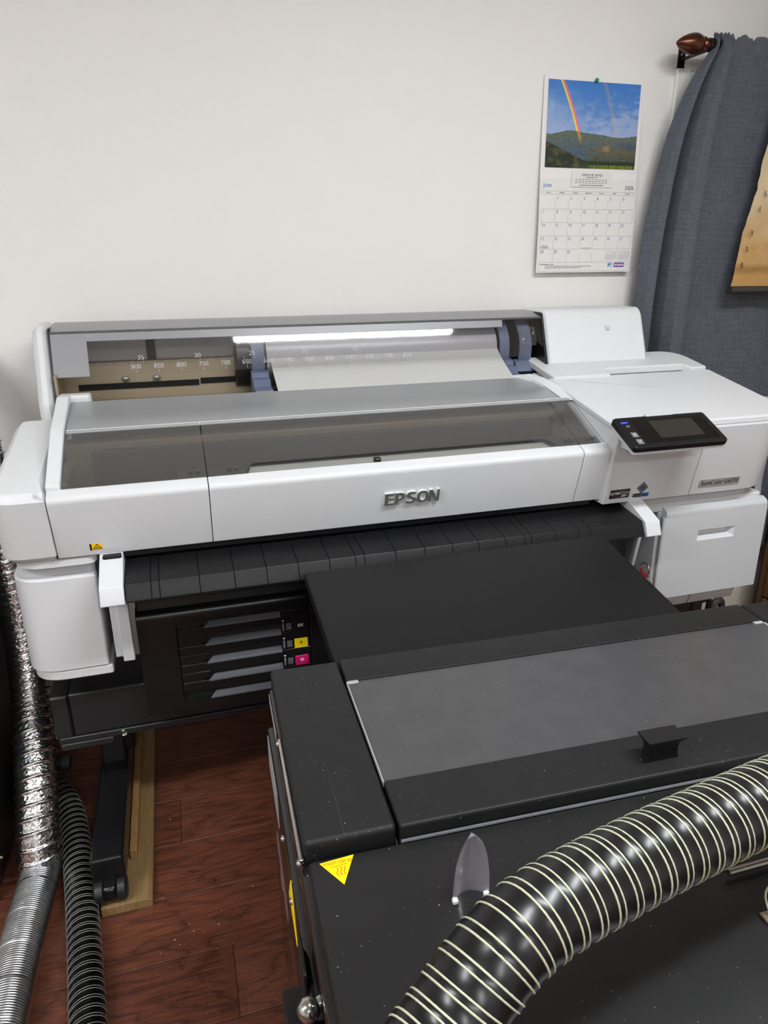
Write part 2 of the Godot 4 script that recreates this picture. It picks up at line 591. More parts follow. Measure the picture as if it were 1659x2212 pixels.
func room() -> void:
	for i in LAMPS.size():
		lamp(LAMPS[i], ["twin tube fluorescent fixture on the ceiling above the dryer", "twin tube fluorescent fixture on the ceiling left of the printer", "twin tube fluorescent fixture on the ceiling far behind the dryer"][i])
	# floor: vinyl planks along x
	var fl := Node3D.new()
	fl.name = "floor"
	add_child(fl)
	struct(fl, "reddish brown wood plank floor")
	obj(mb().box(Vector3(X0, -0.1, 0), Vector3(X1, -0.006, Z1), 0.0), "subfloor", M.shadow_gap, fl)
	var zr := 0.711 - 0.15 * 5
	var row := 0
	while zr < Z1:
		var z0 := maxf(zr, 0.0)
		var z1 := minf(zr + 0.15, Z1)
		var shift := fposmod(-0.43 * row + 0.0, 1.2) if row != 6 else 0.0
		var x := -1.2 * 2 + shift
		var k := 0
		while x < X1:
			var a := maxf(x, X0)
			var b := minf(x + 1.2, X1)
			if b - a > 0.03 and z1 - z0 > 0.01:
				var p := mb().box(Vector3(a + 0.0004, -0.008, z0 + 0.0004), Vector3(b - 0.0004, 0.0, z1 - 0.0004), 0.0009)
				for i in p.v.size(): p.t[i] = Vector2((p.v[i].x - x) / 1.2, (p.v[i].z - zr) / 0.15)
				obj(p, "plank", M["floor_wood_%d" % ((row * 3 + k * 5) % 8)], fl)
			x += 1.2
			k += 1
		zr += 0.15
		row += 1
	# back wall with the window opening
	var wx0 := 1.475
	var wx1 := 2.35
	var wy0 := 0.9
	var wy1 := 1.76
	var w := mb()
	w.box(Vector3(X0 - 0.1, -0.1, -0.12), Vector3(wx0, CEIL + 0.1, 0), 0.0)
	w.box(Vector3(wx1, -0.1, -0.12), Vector3(X1 + 0.1, CEIL + 0.1, 0), 0.0)
	w.box(Vector3(wx0, -0.1, -0.12), Vector3(wx1, wy0, 0), 0.0)
	w.box(Vector3(wx0, wy1, -0.12), Vector3(wx1, CEIL + 0.1, 0), 0.0)
	struct(obj(w, "wall_back", M.wall_paint), "off-white painted wall behind the printer")
	struct(obj(mb().box(Vector3(X0 - 0.12, -0.1, 0), Vector3(X0, CEIL + 0.1, Z1), 0.0), "wall_left", M.wall_paint))
	struct(obj(mb().box(Vector3(X1, -0.1, 0), Vector3(X1 + 0.12, CEIL + 0.1, Z1), 0.0), "wall_right", M.wall_paint))
	struct(obj(mb().box(Vector3(X0 - 0.12, -0.1, Z1), Vector3(X1 + 0.12, CEIL + 0.1, Z1 + 0.12), 0.0), "wall_front", M.wall_paint))
	struct(obj(mb().box(Vector3(X0 - 0.12, CEIL, -0.12), Vector3(X1 + 0.12, CEIL + 0.12, Z1 + 0.12), 0.0), "ceiling", M.ceiling_paint))
	struct(obj(mb().extrude([V(0, 0), V(0.014, 0), V(0.014, 0.095), V(0.006, 0.112), V(0, 0.113)], X0, 2.03, MX), "baseboard_back", M.baseboard_cream), "cream baseboard along the back wall")
	var wn := Node3D.new()
	wn.name = "window_1"
	add_child(wn)
	struct(wn, "window behind the curtain")
	var fr := mb()
	for a in [[wx0 - 0.042, wy0 - 0.03, wx0 + 0.006, wy1 + 0.02], [wx1 - 0.006, wy0 - 0.03, wx1 + 0.042, wy1 + 0.02], [wx0, wy1 - 0.006, wx1, wy1 + 0.02], [wx0, wy0 - 0.03, wx1, wy0 + 0.006]]:
		fr.box(Vector3(a[0], a[1], 0.0), Vector3(a[2], a[3], 0.014), 0.002)
	obj(fr, "window_frame", M.trim_white, wn)
	var sash := mb()
	for a in [[wx0, wy0, wx0 + 0.04, wy1], [wx1 - 0.04, wy0, wx1, wy1], [wx0, wy0, wx1, wy0 + 0.04], [wx0, wy1 - 0.04, wx1, wy1], [1.9, wy0, 1.93, wy1]]:
		sash.box(Vector3(a[0], a[1], -0.09), Vector3(a[2], a[3], -0.06), 0.003)
	obj(sash, "sash", M.trim_white, wn)
	obj(mb().box(Vector3(wx0 + 0.03, wy0 + 0.03, -0.078), Vector3(wx1 - 0.03, wy1 - 0.03, -0.074), 0.0), "pane", M.window_glass, wn)

# ---------------------------------------------------------------- large format printer
func lean(p: Vector3, nn: Vector3) -> Array:
	var w := clampf((p.z - 0.5) / 0.08, 0.0, 1.0)
	p.z -= (0.88 - p.y) * 0.22 * w
	if nn.z > 0.3: nn.y -= 0.22 * nn.z
	return [p, nn]

func top_slope(p: Vector3, nn: Vector3, y_ref: float, z_ref: float, k: float, y_from: float) -> Array:
	if p.y > y_from:
		p.y = p.y - y_ref + y_ref + (z_ref - p.z) * k
		if nn.y > 0.3: nn = Vector3(nn.x, nn.y, nn.z + k * nn.y)
	return [p, nn]

func on_front(x: float, y: float, lift := 0.0006) -> Transform3D:
	# a frame on the leaning front face of the printer (0.600 at y 0.757, 0.632 at 0.880)
	var s := Vector3(0, 0.123, 0.032).normalized()
	var nrm := Vector3(1, 0, 0).cross(s)
	return Transform3D(Basis(Vector3(1, 0, 0), s, nrm), Vector3(x, y, 0.600 + (y - 0.757) / 0.123 * 0.032) + nrm * lift)

func on_unit(x: float, y: float, lift := 0.0006) -> Transform3D:
	var s := Vector3(0, 1, 0.22).normalized()
	var nrm := Vector3(1, 0, 0).cross(s)
	return Transform3D(Basis(Vector3(1, 0, 0), s, nrm), Vector3(x, y, 0.6425 - (0.88 - y) * 0.22) + nrm * lift)

func printer() -> void:
	var P := thing("large_format_printer", Vector3(0.5, 0, 0.42), "white wide-format inkjet printer with smoked lid on a black stand", "printer")
	# ---- chassis and inside
	var ch := mb()
	ch.box(Vector3(-0.24, 0.69, 0.06), Vector3(0.93, 0.80, 0.56), 0.004)
	ch.box(Vector3(-0.25, 0.80, 0.06), Vector3(1.26, 0.95, 0.12), 0.004)
	ch.box(Vector3(0.92, 0.72, 0.26), Vector3(1.36, 0.90, 0.55), 0.004)
	obj(ch, "chassis", M.black_plastic, P)
	obj(mb().box(Vector3(-0.215, 0.80, 0.30), Vector3(0.90, 0.835, 0.585), 0.003), "print_bed", M.inner_grey, P)
	var ra := mb()
	ra.box(Vector3(-0.22, 0.835, 0.40), Vector3(0.90, 0.94, 0.455), 0.003)
	ra.box(Vector3(-0.226, 0.83, 0.40), Vector3(-0.206, 0.90, 0.595), 0.003)
	ra.box(Vector3(-0.21, 0.835, 0.566), Vector3(0.90, 0.874, 0.592), 0.003)
	obj(ra, "carriage_rail", M.beige_metal, P)
	obj(mb().box(Vector3(-0.17, 0.85, 0.456), Vector3(0.86, 0.927, 0.47), 0.003), "carriage_belt_cover", M.inner_grey, P)
	obj(mb().box(Vector3(0.79, 0.836, 0.47), Vector3(0.875, 0.885, 0.56), 0.006), "print_head", M.sticker_steel, P)
	# ---- front cover in three panels
	var prof := MB.rnd([V(0.575, 0.757), V(0.600, 0.757), V(0.633, 0.882), V(0.606, 0.894), V(0.586, 0.880)], [0.002, 0.003, 0.013, 0.003, 0.002], 5)
	for a in [[-0.2400, 0.0435], [0.0452, 0.8482], [0.8499, 0.918]]:
		obj(mb().extrude(prof, a[0], a[1], MX, 0.0008), "front_cover", M.white_plastic, P)
	obj(mb().box(Vector3(-0.16, 0.742, 0.555), Vector3(0.90, 0.756, 0.592), 0.003), "cover_seal", M.black_satin, P)
	# ---- lettering on the front
	for a in [["E", 0.4035, 0.0200], ["P", 0.4265, 0.0215], ["S", 0.4512, 0.0210], ["O", 0.4765, 0.0250], ["N", 0.5020, 0.0232]]:
		var probe := mb().text(a[0], 0.0275, Transform3D(), true, 0.001)
		var lo := 1.0
		var hi := -1.0
		var lo_y := 1.0
		var hi_y := -1.0
		for q in probe.v:
			lo = minf(lo, q.x); hi = maxf(hi, q.x)
			lo_y = minf(lo_y, q.y); hi_y = maxf(hi_y, q.y)
		var wide: float = a[2] / (hi - lo)
		var F0 := on_front(a[1], 0.8175, 0.0) * Transform3D(Basis(), Vector3(-(lo + hi) * 0.5 * wide, -(lo_y + hi_y) * 0.5, 0.0034))
		var let := obj(mb().text(a[0], 0.0275, F0, true, 0.0066, wide), "raised_letter", M.letter_rim, P)
		obj(mb().text(a[0], 0.0275, F0 * Transform3D(Basis(), Vector3(0, 0, 0.0034)), true, 0.0004, wide), "letter_face", M.badge_metal, let)
	var ws := obj(mb().extrude(MB.rnd([V(-0.011, -0.0075), V(0.011, -0.0075), V(0.011, 0.0075), V(-0.011, 0.0075)], 0.001, 2), 0, 0.0004, on_front(-0.171, 0.776, 0.0003)), "warning_sticker", M.sticker_yellow, P)
	ws.set_meta("label", "small yellow warning sticker")
	var wm := mb()
	var F := on_front(-0.171, 0.776, 0.0008)
	for a in [[V(-0.006, -0.005), V(0.010, -0.005)], [V(0.010, -0.005), V(0.002, 0.006)], [V(0.002, 0.006), V(-0.006, -0.005)], [V(-0.002, -0.0025), V(0.007, -0.0025)], [V(0.002, -0.001), V(0.002, 0.003)]]:
		stroke(wm, a[0], a[1], 0.001, F)
	wm.extrude([V(-0.011, -0.0075), V(-0.0078, -0.0075), V(-0.0078, 0.0075), V(-0.011, 0.0075)], 0, 0.0003, F)
	obj(wm, "warning_print", M.ink_black, ws, false)
	# ---- smoked window panels
	var a0 := V(0.607, 0.8925)
	var a1 := V(0.452, 0.9655)
	var dir := (a1 - a0)
	var up2 := V(dir.y, -dir.x).normalized() * -1.0
	var WM := Transform3D(Basis(Vector3(1, 0, 0), Vector3(0, dir.y, dir.x).normalized(), Vector3(0, dir.x, -dir.y).normalized() * -1.0), Vector3(0, a0.y, a0.x))
	var hh := dir.length()
	obj(mb().extrude(MB.rnd([V(-0.214, 0), V(0.0435, 0), V(0.0435, hh), V(-0.214, hh)], 0.002, 2), 0, 0.003, WM), "smoked_window", M.smoke_pane, P)
	obj(mb().extrude(MB.rnd([V(0.0455, 0), V(0.118, 0), V(0.130, 0.030), V(0.775, 0.030), V(0.800, 0), V(0.8475, 0), V(0.8475, hh), V(0.0455, hh)], [0.002, 0.006, 0.016, 0.016, 0.006, 0.002, 0.002, 0.002], 5), 0, 0.003, WM), "smoked_window", M.smoke_pane, P)
	obj(mb().extrude(MB.rnd([V(0.8495, 0), V(0.905, 0), V(0.905, hh), V(0.8495, hh)], 0.002, 2), 0, 0.003, WM), "smoked_window", M.smoke_pane, P)
	obj(mb().extrude([V(0.119, -0.001), V(0.799, -0.001), V(0.777, 0.031), V(0.130, 0.031)], -0.007, -0.004, WM), "handle_recess_pane", M.clear_pane, P)
	obj(mb().extrude([V(0.119, -0.001), V(0.799, -0.001), V(0.777, 0.035), V(0.130, 0.035)], -0.016, -0.012, WM), "handle_recess", M.plaque, P)
	for x in [0.015, 0.028, 0.088, 0.101, 0.822, 0.835, 0.876, 0.889]:
		obj(mb().lathe([V(0, 0.0035), V(0.0035, 0.0035), V(0.0045, 0)], Transform3D(Basis(WM.basis.x, WM.basis.z, WM.basis.y), WM * Vector3(x, 0.016, 0.003)), 12), "rubber_stop", M.inner_grey, P)
	for a in [[-0.01, 0.0435], [0.0455, 0.118], [0.80, 0.8475], [0.8495, 0.905]]:
		obj(mb().extrude(MB.rnd([V(a[0], 0.003), V(a[1], 0.003), V(a[1], 0.028), V(a[0], 0.028)], 0.002, 2), -0.004, -0.0005, WM), "hinge_pad", M.smoke_pane, P)
	obj(mb().box(Vector3(0.378, 0.882, 0.592), Vector3(0.392, 0.902, 0.606), 0.003), "lid_latch", M.black_satin, P)
	# ---- silver cover behind the windows
	obj(mb().extrude([V(0.453, 0.9655), V(0.385, 0.983), V(0.375, 0.982), V(0.302, 0.998), V(0.302, 0.995), V(0.375, 0.979), V(0.385, 0.980), V(0.453, 0.9625)], -0.214, 0.882, MX), "silver_cover", M.silver_pane, P)
	obj(mb().extrude(MB.rnd([V(0.458, 0.9625), V(0.450, 0.9685), V(0.446, 0.9685), V(0.452, 0.962)], 0.001, 2), -0.214, 0.905, MX), "cover_edge_strip", M.white_plastic, P)
	obj(mb().box(Vector3(-0.2, 0.90, 0.30), Vector3(0.88, 0.955, 0.40), 0.004), "inner_body", M.inner_grey, P)
	# ---- white side strips of the lid
	var sp := MB.rnd([V(0.290, 1.012), V(0.315, 1.013), V(0.365, 0.997), V(0.455, 0.974), V(0.609, 0.901), V(0.609, 0.884), V(0.450, 0.945), V(0.29, 0.965)], 0.005, 3)
	obj(mb().extrude(sp, -0.241, -0.2155, MX, 0.002), "side_strip", M.white_plastic, P)
	obj(mb().box(Vector3(-0.241, 0.96, 0.262), Vector3(-0.175, 1.012, 0.300), 0.006), "side_strip", M.white_plastic, P)
	var rs := mb()
	var cv := [Vector3(0.83, 1.000, 0.285), Vector3(0.862, 1.004, 0.305), Vector3(0.885, 0.998, 0.335), Vector3(0.898, 0.987, 0.375), Vector3(0.906, 0.974, 0.415), Vector3(0.913, 0.962, 0.455)]
	for i in cv.size() - 1:
		var p: Vector3 = cv[i]
		var q: Vector3 = cv[i + 1]
		var wd := 0.016
		rs.face(p + Vector3(-wd, 0, 0), q + Vector3(-wd, 0, 0), q + Vector3(wd, 0.002, 0), p + Vector3(wd, 0.002, 0), Vector3.UP)
		rs.face(p + Vector3(-wd, 0, 0), q + Vector3(-wd, 0, 0), q + Vector3(-wd, -0.03, 0.0), p + Vector3(-wd, -0.03, 0.0), Vector3.LEFT)
		rs.face(p + Vector3(wd, 0.002, 0), q + Vector3(wd, 0.002, 0), q + Vector3(wd, -0.03, 0.0), p + Vector3(wd, -0.03, 0.0), Vector3.RIGHT)
	obj(rs, "side_strip", M.white_plastic, P)
	obj(mb().extrude(MB.rnd([V(0.30, 0.985), V(0.453, 0.958), V(0.61, 0.885), V(0.61, 0.80), V(0.30, 0.80)], 0.003, 2), 0.898, 0.916, MX), "inner_side_wall", M.grey_plastic, P)
	# ---- left housing
	var lh := mb().extrude(MB.rnd([V(-0.338, 0.25), V(-0.2415, 0.25), V(-0.2415, 0.634), V(-0.338, 0.634)], [0.03, 0.002, 0.002, 0.085], 10), 0.752, 0.895, MY, 0.014)
	lh.bend(func(p, nn): return top_slope(p, nn, 0.895, 0.634, 0.165, 0.86))
	lh.bend(lean)
	obj(lh, "left_housing", M.white_plastic, P)
	obj(mb().extrude(MB.rnd([V(-0.325, 0.30), V(-0.176, 0.30), V(-0.176, 0.595), V(-0.325, 0.595)], [0.03, 0.01, 0.02, 0.06], 6), 0.737, 0.7535, MY, 0.002), "housing_base", M.white_plastic, P)
	obj(mb().extrude(MB.rnd([V(-0.322, 0.30), V(-0.183, 0.30), V(-0.183, 0.57), V(-0.322, 0.57)], [0.03, 0.01, 0.015, 0.06], 6), 0.70, 0.738, MY, 0.002), "housing_neck", M.grey_plastic, P)
	obj(mb().extrude(MB.rnd([V(-0.338, 0.33), V(-0.182, 0.33), V(-0.182, 0.585), V(-0.338, 0.585)], [0.03, 0.01, 0.006, 0.07], 8), 0.508, 0.712, MY, 0.004), "left_lower_cover", M.white_plastic, P)
	obj(mb().extrude(MB.rnd([V(-0.332, 0.34), V(-0.176, 0.34), V(-0.176, 0.582), V(-0.332, 0.582)], [0.03, 0.01, 0.006, 0.07], 8), 0.487, 0.5085, MY, 0.003), "left_lower_cover_foot", M.white_plastic, P)
	# ---- rear roll unit: left cap, cassette, see-through cover
	var cap := MB.rnd([V(0.03, 0.93), V(0.03, 1.152), V(0.196, 1.152), V(0.262, 0.985), V(0.262, 0.93)], [0.002, 0.05, 0.04, 0.02, 0.002], 6)
	obj(mb().extrude(cap, -0.288, -0.254, MX, 0.012), "rear_end_cap", M.white_plastic, P)
	obj(mb().extrude(MB.rnd([V(0.06, 0.95), V(0.06, 1.146), V(0.199, 1.146), V(0.258, 0.985), V(0.258, 0.95)], [0, 0.03, 0.012, 0.005, 0], 4), -0.254, -0.250, MX), "cap_gasket", M.black_satin, P)
	var cas := MB.rnd([V(0.03, 0.90), V(0.03, 1.155), V(0.19, 1.155), V(0.270, 0.95), V(0.270, 0.90)], [0.002, 0.05, 0.03, 0.002, 0.002], 6)
	var cm := mb().extrude(cas, 0.960, 1.278, MX, 0.014)
	obj(cm, "cassette_cover", M.white_plastic, P)
	obj(mb().extrude(MB.rnd([V(0.05, 0.95), V(0.05, 1.149), V(0.199, 1.149), V(0.262, 0.98), V(0.262, 0.95)], [0, 0.03, 0.012, 0.005, 0], 4), 0.953, 0.960, MX), "cassette_gasket", M.black_satin, P)
	# small moulded mark on the cassette
	var g0 := V(0.2, 1.136)
	var g1 := V(0.238, 1.042)
	var gd := (g0 - g1).normalized()
	var GM := Transform3D(Basis(Vector3(1, 0, 0), Vector3(0, gd.y, gd.x), Vector3(0, -gd.x, gd.y)), Vector3(0, g1.y, g1.x))
	var gh := (g0 - g1).length()
	var cmk := Transform3D(GM.basis, Vector3(1.155, 1.105, 0.2128))
	obj(mb().extrude(MB.rnd([V(-0.006, -0.006), V(0.006, -0.006), V(0.006, 0.006), V(-0.006, 0.006)], 0.002, 2), 0, 0.0008, cmk, 0.0004), "moulded_mark", M.grey_plastic, P)
	# cover panes
	obj(mb().extrude([V(0.10, 1.1515), V(0.15, 1.1505), V(0.2005, 1.1385), V(0.2005, 1.1360), V(0.15, 1.1475), V(0.10, 1.1485)], -0.250, 0.953, MX), "cover_top", M.top_pane, P)
	obj(mb().extrude([V(0.199, 1.1385), V(0.2025, 1.1385), V(0.2035, 1.134), V(0.2, 1.134)], -0.250, 0.953, MX), "cover_crease", M.inner_grey, P)
	obj(mb().extrude([V(-0.250, gh - 0.022), V(0.84, gh - 0.022), V(0.84, gh - 0.004), V(-0.250, gh - 0.004)], 0, 0.0026, GM), "frosted_band", M.frosted_pane, P)
	obj(mb().extrude(MB.rnd([V(-0.250, 0), V(-0.176, 0), V(-0.176, gh - 0.022), V(-0.250, gh - 0.022)], 0.0, 2), 0, 0.0026, GM), "frosted_band", M.frosted_pane, P)
	obj(mb().extrude(MB.rnd([V(-0.1755, 0), V(0.868, 0), V(0.905, 0.004), V(0.93, 0.045), V(0.951, 0.022), V(0.951, gh - 0.004), V(0.8405, gh - 0.004), V(0.8405, gh - 0.0225), V(-0.1755, gh - 0.0225)], 0.0, 2), 0, 0.0026, GM), "clear_cover", M.clear_pane, P)
	var hd := mb()
	hd.box(Vector3(0.885, 0.025, 0.003), Vector3(0.929, 0.075, 0.016), 0.007, GM)
	obj(hd, "cover_handle", M.clear_pane, P)
	var nb := mb()
	for i in 14:
		var num := str(900 - 50 * i)
		var x := -0.077 + 0.0498 * i
		nb.text(num, 0.0095, Transform3D(GM.basis, GM * Vector3(x, 0.0175, 0.0030)), false, 0.0003)
		nb.extrude([V(x - 0.0004, 0.003), V(x + 0.0004, 0.003), V(x + 0.0004, 0.009), V(x - 0.0004, 0.009)], 0.0028, 0.0031, GM)
	for i in 5:
		nb.text(str(35 - 5 * i), 0.0095, Transform3D(GM.basis, GM * Vector3(-0.065 + 0.1255 * i, 0.0375, 0.0030)), false, 0.0003)
	for i in 27:
		var x := -0.16 + 0.0251 * i
		nb.extrude([V(x - 0.0004, 0.0255), V(x + 0.0004, 0.0255), V(x + 0.0004, 0.029), V(x - 0.0004, 0.029)], 0.0028, 0.0031, GM)
	obj(nb, "moulded_scale", M.print_grey, P)
	# roll bay
	var bay := mb()
	bay.box(Vector3(-0.25, 0.952, 0.115), Vector3(0.24, 1.060, 0.13), 0.002)
	bay.box(Vector3(-0.25, 0.945, 0.12), Vector3(0.96, 0.972, 0.30), 0.002)
	bay.box(Vector3(-0.25, 0.95, 0.12), Vector3(-0.244, 1.05, 0.25), 0.001)
	obj(bay, "roll_bay", M.beige_metal, P)
	obj(mb().box(Vector3(-0.25, 1.060, 0.10), Vector3(0.95, 1.146, 0.122), 0.002), "bay_back", M.bay_grey, P)
	obj(mb().box(Vector3(-0.053, 1.055, 0.122), Vector3(-0.033, 1.146, 0.1275), 0.001), "bay_rib", M.black_satin, P)
	var sl := mb()
	sl.box(Vector3(-0.215, 0.995, 0.1302), Vector3(0.062, 1.009, 0.134), 0.001)
	sl.box(Vector3(0.066, 0.998, 0.1302), Vector3(0.222, 1.012, 0.134), 0.001)
	obj(sl, "bay_slot", M.shadow_gap, P)
	for x in [-0.108, -0.037]:
		obj(mb().lathe([V(0, 0.004), V(0.006, 0.0035), V(0.008, 0), V(0.010, 0), V(0.010, -0.002)], Transform3D(Basis(Vector3(1, 0, 0), Vector3(0, 0, 1), Vector3(0, -1, 0)), Vector3(x, 1.018, 0.1325)), 18), "screw", M.chrome, P)
	var hb := mb()
	for i in 22: hb.box(Vector3(-0.08 + 0.013 * i, 0.9715, 0.262), Vector3(-0.074 + 0.013 * i, 0.9728, 0.266), 0.0)
	obj(hb, "bay_perforation", M.shadow_gap, P)
	obj(mb().box(Vector3(-0.13, 0.972, 0.284), Vector3(0.23, 0.9755, 0.300), 0.001), "bay_edge_label", M.ink_white, P)
	obj(mb().box(Vector3(0.865, 0.95, 0.125), Vector3(0.955, 1.146, 0.14), 0.002), "bay_end_wall", M.black_plastic, P)
	obj(mb().box(Vector3(0.862, 0.955, 0.14), Vector3(0.955, 0.985, 0.28), 0.004), "bay_end_floor", M.black_plastic, P)
	# roll guides
	var rc := V(0.125, 1.055)
	for a in [[0.186, 0.217], [0.838, 0.866], [0.895, 0.931]]:
		var arc := []
		var far := 0.083
		for i in 13:
			var th := deg_to_rad(112.0 - 11.5 * i)
			arc.append(rc + V(cos(th), sin(th)) * far)
		var inner := []
		for i in 13:
			var th := deg_to_rad(112.0 - 11.5 * (12 - i))
			inner.append(rc + V(cos(th), sin(th)) * (far - 0.007))
		obj(mb().extrude(arc + inner, a[0], a[1], MX, 0.0015), "roll_guide", M.guide_blue, P)
		if a[0] < 0.88:
			var ft := mb().extrude(MB.rnd([V(0.196, 1.035), V(0.215, 1.03), V(0.222, 1.018), V(0.236, 1.016), V(0.250, 1.0), V(0.285, 0.998), V(0.296, 0.975), V(0.19, 0.975)], 0.003, 2), a[0] - 0.004, a[1] + 0.008, MX, 0.002)
			obj(ft, "guide_foot", M.guide_blue, P)
		else:
			obj(mb().extrude(MB.rnd([V(0.19, 1.03), V(0.205, 1.025), V(0.225, 1.0), V(0.205, 0.988), V(0.19, 1.0)], 0.003, 2), a[0] - 0.012, a[1] + 0.008, MX, 0.002), "guide_foot", M.guide_blue, P)
	# ---- right unit
	var lu := mb().extrude(MB.rnd([V(0.918, 0.24), V(1.152, 0.24), V(1.152, 0.642), V(0.918, 0.642)], [0.002, 0.002, 0.001, 0.004], 4), 0.748, 0.9205, MY, 0.001)
	lu.bend(func(p, nn): return top_slope(p, nn, 0.92, 0.64, 0.19, 0.86))
	lu.bend(lean)
	obj(lu, "right_front_panel", M.white_plastic, P)
	var ru := mb().extrude(MB.rnd([V(1.1538, 0.24), V(1.402, 0.24), V(1.402, 0.642), V(1.1538, 0.642)], [0.001, 0.08, 0.10, 0.001], 12), 0.748, 0.9205, MY, 0.001)
	ru.bend(func(p, nn): return top_slope(p, nn, 0.92, 0.64, 0.19, 0.86))
	ru.bend(lean)
	obj(ru, "right_side_panel", M.white_plastic, P)
	var li := mb().extrude(MB.rnd([V(0.9165, 0.33), V(1.404, 0.33), V(1.404, 0.644), V(0.9165, 0.644)], [0.002, 0.01, 0.10, 0.005], 12), 0.9215, 0.938, MY, 0.004)
	li.bend(func(p, nn): return top_slope(p, nn, 0.93, 0.64, 0.19, 0.5))
	obj(li, "right_top_cover", M.white_plastic, P)
	var lb := mb().extrude(MB.rnd([V(0.925, 0.185), V(1.40, 0.185), V(1.40, 0.328), V(1.352, 0.328), V(1.34, 0.300), V(1.10, 0.300), V(1.09, 0.345), V(0.925, 0.345)], [0.004, 0.09, 0.006, 0.006, 0.004, 0.004, 0.006, 0.006], 8), 0.926, 0.9445, MY, 0.003)
	lb.bend(func(p, nn): return top_slope(p, nn, 0.93, 0.64, 0.19, 0.5))
	obj(lb, "right_rear_lid", M.white_plastic, P)
	obj(mb().extrude(MB.rnd([V(1.05, 0.30), V(1.385, 0.30), V(1.385, 0.585), V(1.05, 0.585)], [0.01, 0.06, 0.08, 0.004], 8), 0.722, 0.75, MY, 0.002), "right_base", M.grey_plastic, P)
	# plaque and stickers
	obj(mb().extrude(MB.rnd([V(-0.058, -0.0105), V(0.058, -0.0105), V(0.058, 0.0105), V(-0.058, 0.0105)], 0.002, 2), 0, 0.0012, on_unit(1.232, 0.776, 0.0), 0.0005), "name_plate", M.plaque, P)
	obj(mb().text("SureColor G6070", 0.0108, on_unit(1.232, 0.776, 0.0016), false, 0.0004, 0.93), "plate_lettering", M.ink_black, P)
	obj(mb().extrude([V(-0.026, -0.0115), V(0.026, -0.0115), V(0.026, 0.0115), V(-0.026, 0.0115)], 0, 0.0004, on_unit(0.958, 0.772, 0.0)), "ink_sticker", M.ink_black, P)
	var st := mb()
	st.text("ULTRA", 0.0062, on_unit(0.9455, 0.7735, 0.0006), true, 0.0002)
	st.text("DF", 0.0072, on_unit(0.969, 0.7665, 0.0006), true, 0.0002)
	st.extrude([V(0.017, -0.006), V(0.022, -0.006), V(0.022, -0.0052), V(0.017, -0.0052)], 0, 0.0002, on_unit(0.958, 0.772, 0.0005))
	obj(st, "sticker_lettering", M.ink_white, P)
	obj(mb().text("CHROME", 0.0056, on_unit(0.9695, 0.7745, 0.0006), false, 0.0002, 0.9), "sticker_lettering", M.plaque, P)
	var sw := mb()
	for i in 14:
		var t0 := PI * (0.04 + 0.066 * i)
		var t1 := PI * (0.04 + 0.066 * (i + 1))
		if i < 13: stroke(sw, V(cos(t0) * 0.021, sin(t0) * 0.0085), V(cos(t1) * 0.021, sin(t1) * 0.0085), 0.0006, on_unit(0.958, 0.7715, 0.0005))
		if i > 4 and i < 14: stroke(sw, V(cos(t0 + PI * 0.72) * 0.022, sin(t0 + PI * 0.72) * 0.0085), V(cos(t1 + PI * 0.72) * 0.022, sin(t1 + PI * 0.72) * 0.0085), 0.0006, on_unit(0.958, 0.7715, 0.0005))
	obj(sw, "sticker_swirl", M.sticker_pink, P)
	var dm := on_unit(1.0165, 0.782, 0.0)
	obj(mb().extrude([V(0, -0.0155), V(0.015, 0), V(0, 0.0155), V(-0.015, 0)], 0, 0.0004, dm), "diamond_sticker", M.ink_black, P)
	obj(mb().extrude([V(0, -0.0145), V(0.014, 0), V(0, 0.0145), V(-0.014, 0)], 0.0004, 0.0006, dm), "diamond_sticker_border", M.sticker_steel, P)
	obj(mb().extrude([V(0, -0.0062), V(0.0065, 0), V(0, 0.0062), V(-0.0065, 0)], 0.0006, 0.0008, dm), "diamond_sticker_border", M.ink_black, P)
	obj(mb().extrude([V(0, -0.0045), V(0.0048, 0), V(0, 0.0045), V(-0.0048, 0)], 0.0008, 0.001, dm), "diamond_sticker_core", M.sticker_blue, P)
	obj(mb().extrude([V(-0.021, -0.024), V(0.0, -0.024), V(0.0, -0.0145), V(-0.021, -0.0145)], 0, 0.0004, dm), "diamond_sticker_foot", M.ink_black, P)
	obj(mb().extrude([V(0.0, -0.024), V(0.021, -0.024), V(0.021, -0.0145), V(0.0, -0.0145)], 0, 0.0004, dm), "diamond_sticker_foot", M.sticker_blue, P)
	obj(mb().text("PRECISION", 0.0042, on_unit(1.0065, 0.7628, 0.0005), true, 0.0002, 0.95), "sticker_lettering", M.sticker_steel, P)
	obj(mb().text("CORE", 0.0042, on_unit(1.0265, 0.7628, 0.0005), true, 0.0002), "sticker_lettering", M.ink_black, P)
	# ---- control panel
	var pt := Vector3(0.889, 0.9615, 0.66)
	var pb := Vector3(0.887, 0.918, 0.752)
	var PW := 0.231
	var vdir := (pb - Vector3(pt.x, pt.y, pt.z))
	vdir.x = 0
	var ph := vdir.length()
	var CM := Transform3D(Basis(Vector3(1, 0, 0), -vdir.normalized(), Vector3(1, 0, 0).cross(-vdir.normalized())), Vector3(0.888, pt.y, pt.z))
	var C := Node3D.new()
	C.name = "control_panel"
	P.add_child(C)
	obj(mb().extrude(MB.rnd([V(0, -ph), V(PW, -ph), V(PW, 0), V(0, 0)], 0.010, 5), -0.015, 0.0, CM, 0.0025), "bezel", M.platen_black, C)
	obj(mb().extrude(MB.rnd([V(0.001, -ph + 0.001), V(PW - 0.001, -ph + 0.001), V(PW - 0.001, -0.001), V(0.001, -0.001)], 0.010, 5), -0.024, -0.0152, CM, 0.005), "back_shell", M.white_plastic, C)
